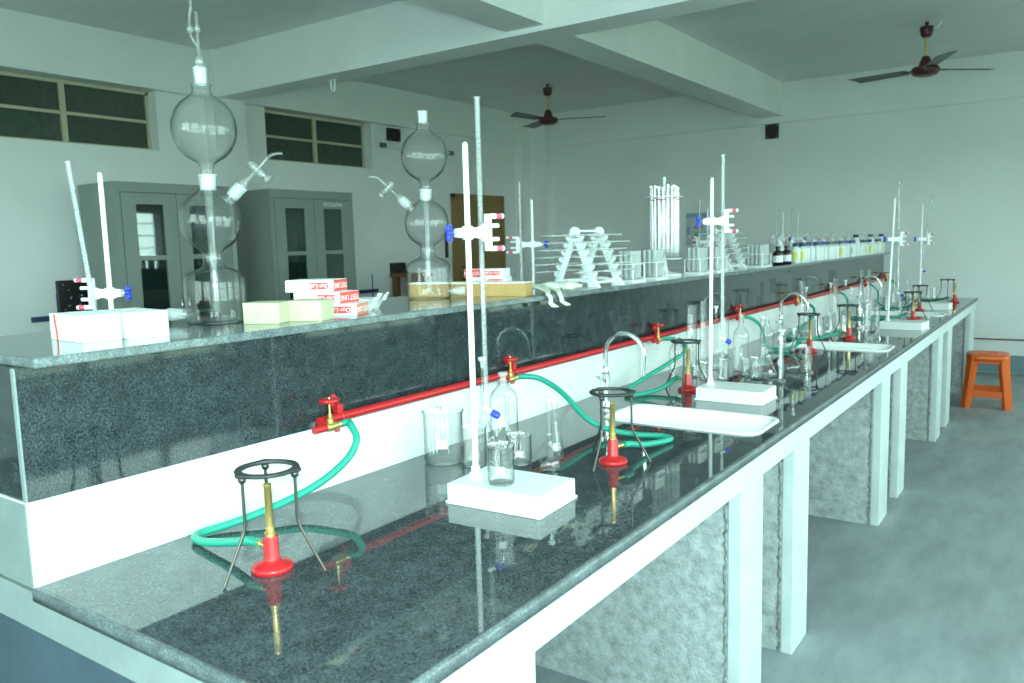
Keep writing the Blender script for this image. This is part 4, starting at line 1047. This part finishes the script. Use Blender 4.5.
# test tube racks
TT = None
def tube_rack(label, x, y, a, nx, ny, tlabel, group, pitch=.0255):
    global TT
    t = thing('test_tube_rack', label, 'test tube rack', (x, y, ST), a)
    hx, hy = nx*pitch/2+.008, ny*pitch/2+.008
    m = MB(); m.loft([rrect(-hx-.006, hx+.006, -hy-.006, hy+.006, .012, 0), rrect(-hx-.006, hx+.006, -hy-.006, hy+.006, .012, .008), rrect(-hx, hx, -hy, hy, .01, .012)], True, True, False); m.build('base', 'white', t)
    m = MB(); m.loft([rrect(-hx, hx, -hy, hy, .01, .078), rrect(-hx, hx, -hy, hy, .01, .0815)], True, True, False); m.build('hole_plate', 'white', t)
    for sx in (-1, 1):
        for sy in (-1, 1): MB().cyl(.003, .01, .079, 8, tr(sx*(hx-.003), sy*(hy-.003), 0)).build('post', 'white', t)
    R = rz(a)
    for i in range(nx):
        for j in range(ny):
            if TT is None:
                r, h = .0097, .125
                TT = MB().lathe([(0, 0), (r*.5, .0012), (r*.87, .0045), (r, .0095), (r, h-.003), (r*1.12, h), (r*.95, h+.0004), (r-.001, h-.004), (r-.001, .01), (0, .003)], 12, ang=60).build('test_tube', 'ttglass'); o = TT
            else: o = TT.copy(); COL.objects.link(o)
            p = R @ Vector(((i-(nx-1)/2)*pitch, (j-(ny-1)/2)*pitch, 0))
            o.location = (x+p.x, y+p.y, ST+.0125); tag(o, tlabel, 'test tube', group)
tube_rack('white test tube rack right after the nearer notched pipette rack', -1.652, 3.30, G(0), 3, 4, 'clear test tube in the rack right after nearer pipette rack', 'test tubes in the rack after nearer pipette rack')
tube_rack('white test tube rack just before the round rotary stand', -1.655, 3.55, G(0), 3, 4, 'clear test tube in the rack just before the rotary stand', 'test tubes in the rack before rotary stand')
tube_rack('white test tube rack just beyond the round rotary stand', -1.655, 4.10, G(0), 3, 5, 'clear test tube in the rack just beyond rotary stand', 'test tubes in the rack beyond rotary stand')
tube_rack('white test tube rack behind the second white stand rod', -1.66, 4.36, G(0), 3, 5, 'clear test tube in the rack behind second stand rod', 'test tubes in the rack behind second stand rod')
tube_rack('white test tube rack beside the two dark amber bottles', -1.645, 5.06, G(0), 4, 6, 'clear test tube in the rack beside the amber bottles', 'test tubes in the rack beside amber bottles')

# ------------------------------------------------------------------ reagent bottles on the shelf
def amber(label, x, y):
    o = put(MB().lathe([(0, 0), (.03, 0), (.032, .004), (.032, .075), (.028, .088), (.014, .097), (.013, .108), (0, .108)], 22), 'amber_bottle', 'amber', (x, y, ST)); tag(o, label, 'bottle')
    MB().lathe([(0, .106), (.016, .106), (.016, .122), (.014, .124), (0, .124)], 16).build('cap', 'black', o)
    MB().lathe([(.0325, .02), (.0325, .062)], 14, rz(G(-150)), a0=0, a1=2.6).build('label', 'paper', o)
amber('dark amber bottle on the shelf beside last test tube rack', -1.60, 5.33)
amber('dark amber bottle next to the first milky bottle', -1.60, 5.52)
def milky(label, x, y, big, capm, lab, group=None):
    r, h = (.033, .165) if big else (.032, .118)
    o = put(MB().lathe([(0, 0), (r*.95, 0), (r, .004), (r, h*.78), (r*.9, h*.86), (r*.55, h*.93), (r*.5, h), (0, h)], 22), 'reagent_bottle', 'hdpe', (x, y, ST)); tag(o, label, 'bottle', group)
    MB().lathe([(0, h-.004), (r*.72, h-.004), (r*.72, h+.018), (r*.66, h+.021), (0, h+.021)], 18).build('cap', capm, o)
    if lab: MB().lathe([(r+.0005, h*.2), (r+.0005, h*.66)], 10, rz(G(-115)), a0=0, a1=1.25).build('label', lab, o)
seq = ['cap_yellow']
caps = ['capdark', 'capdark', 'capdark', 'capblue', 'capdark', 'capblue', 'capblue', 'capgrey', 'capgrey', 'capgrey', 'capgrey', 'capgrey', 'capblue', 'capblue', 'capdark', 'capdark', 'capdark', 'capdark', 'capgrey', 'capdark', 'capgrey', 'capdark', 'capgrey', 'capblue', 'capdark']
labs = ['yellow', 'yellow', 'paper', 'paper', None, 'paper', 'paper', None, None, 'paper', 'yellow', None, 'paper', 'chart', 'yellow', 'paper', None, 'paper', 'yellow', 'yellow', None, 'yellow', None, 'paper', 'yellow']
bigs = {15: 1, 20: 1, 24: 1}
ylist = [5.76+.124*k for k in range(25)]
dn = {'capdark': 'navy', 'capblue': 'blue', 'capgrey': 'grey'}; ln = {'yellow': 'yellow label', 'paper': 'pale label', 'chart': 'bluish label', None: 'no label'}
ordn = ['first', 'second', 'third', 'fourth', 'fifth', 'sixth', 'seventh', 'eighth', 'ninth', 'tenth', 'eleventh', 'twelfth', 'thirteenth', 'fourteenth', 'fifteenth', 'sixteenth', 'seventeenth', 'eighteenth', 'nineteenth', 'twentieth', 'twenty-first', 'twenty-second', 'twenty-third', 'twenty-fourth', 'last']
for k, y in enumerate(ylist):
    b = k in bigs
    milky('%s milky bottle with %s cap and %s, %s past the amber bottles' % ('tall' if b else 'short', dn[caps[k]], ln[labs[k]], ordn[k]), -1.607+(.012 if k % 3 == 1 else 0), y, b, caps[k], labs[k], 'milky bottles in the front row')
def wash(label, x, y, red):
    t = thing('wash_bottle', label, 'wash bottle', (x, y, ST), 0, 'wash bottles in the back row')
    MB().lathe([(0, 0), (.033, 0), (.035, .005), (.035, .10), (.03, .115), (.017, .125), (0, .125)], 20).build('body', 'hdpe', t)
    MB().lathe([(0, .122), (.02, .122), (.02, .14), (.012, .152), (.006, .158), (0, .158)], 16).build('cap', 'white', t)
    m = MB(); m.tube(smooth_path([(0, 0, .155), (.002, .01, .18), (.006, .04, .198), (.01, .085, .195), (.012, .115, .17), (.012, .125, .155)]), .0022, 7); m.build('nozzle', 'letter', t)
    if red: 
        m = MB(); m.tube([(.012, .118, .168), (.012, .127, .15)], .0042, 8); m.build('nozzle_cap', 'redplastic', t)
wl = ['behind the two amber bottles', 'behind the first navy-capped bottle', 'behind the first blue-capped bottle', 'behind the pair of blue caps', 'behind the first grey-capped bottle', 'behind the run of grey caps', 'behind the later blue caps', 'behind the first tall bottle', 'behind the navy caps past the first tall bottle', 'behind the second tall bottle']
for k, w_ in enumerate(wl):
    wash('wash bottle with curved nozzle, '+w_, -1.79, 6.0+.31*k, k in (0, 3, 4, 6))

# ------------------------------------------------------------------ camera, light, world
cam = bpy.data.cameras.new('camera'); co = bpy.data.objects.new('camera', cam); COL.objects.link(co)
cam.sensor_width = 36; cam.lens = 807.0*36/1024; cam.clip_start = .02; cam.clip_end = 200
cam.dof.use_dof = True; cam.dof.focus_distance = 2.4; cam.dof.aperture_fstop = 6.3
a_, b_, g_ = .611114, .120048, .0269561
Rz = lambda t: Matrix(((math.cos(t), -math.sin(t), 0), (math.sin(t), math.cos(t), 0), (0, 0, 1)))
Rx = lambda t: Matrix(((1, 0, 0), (0, math.cos(t), -math.sin(t)), (0, math.sin(t), math.cos(t))))
base = Matrix(((1, 0, 0), (0, 0, 1), (0, -1, 0)))
R = Rz(a_) @ base @ Rx(-b_) @ Rz(g_)          # camera (x right, y down, z ahead) to world
rt, dn_, fw = R.col[0], R.col[1], R.col[2]
mw = Matrix.Identity(4)
for i in range(3): mw[i][0], mw[i][1], mw[i][2] = rt[i], -dn_[i], -fw[i]
mw[2][3] = CH
co.matrix_world = mw
sc.camera = co
# the camera's flash gun
L = bpy.data.lights.new('flash', 'POINT'); L.energy = 198; L.color = (.66, 1.0, 1.01); L.shadow_soft_size = .028
lo = bpy.data.objects.new('flash', L); COL.objects.link(lo)
lo.location = Vector((0, 0, CH))-Vector(fw)*.18-Vector(dn_)*.075+Vector(rt)*.035
# daylight
wd = bpy.data.worlds.new('sky'); sc.world = wd; wd.use_nodes = True
nt = wd.node_tree; bg = nt.nodes['Background']; bg.inputs[0].default_value = (.68, .97, .9, 1); bg.inputs[1].default_value = 10.8
vs = sc.view_settings; vs.view_transform = 'Standard'; vs.look = 'None'; vs.gamma = 1; vs.use_curve_mapping = False; vs.exposure = .13
cy = sc.cycles
cy.max_bounces = 12; cy.diffuse_bounces = 7; cy.glossy_bounces = 5; cy.transmission_bounces = 6; cy.transparent_max_bounces = 48
cy.use_denoising = True; cy.sample_clamp_indirect = 6; cy.caustics_reflective = False; cy.caustics_refractive = False
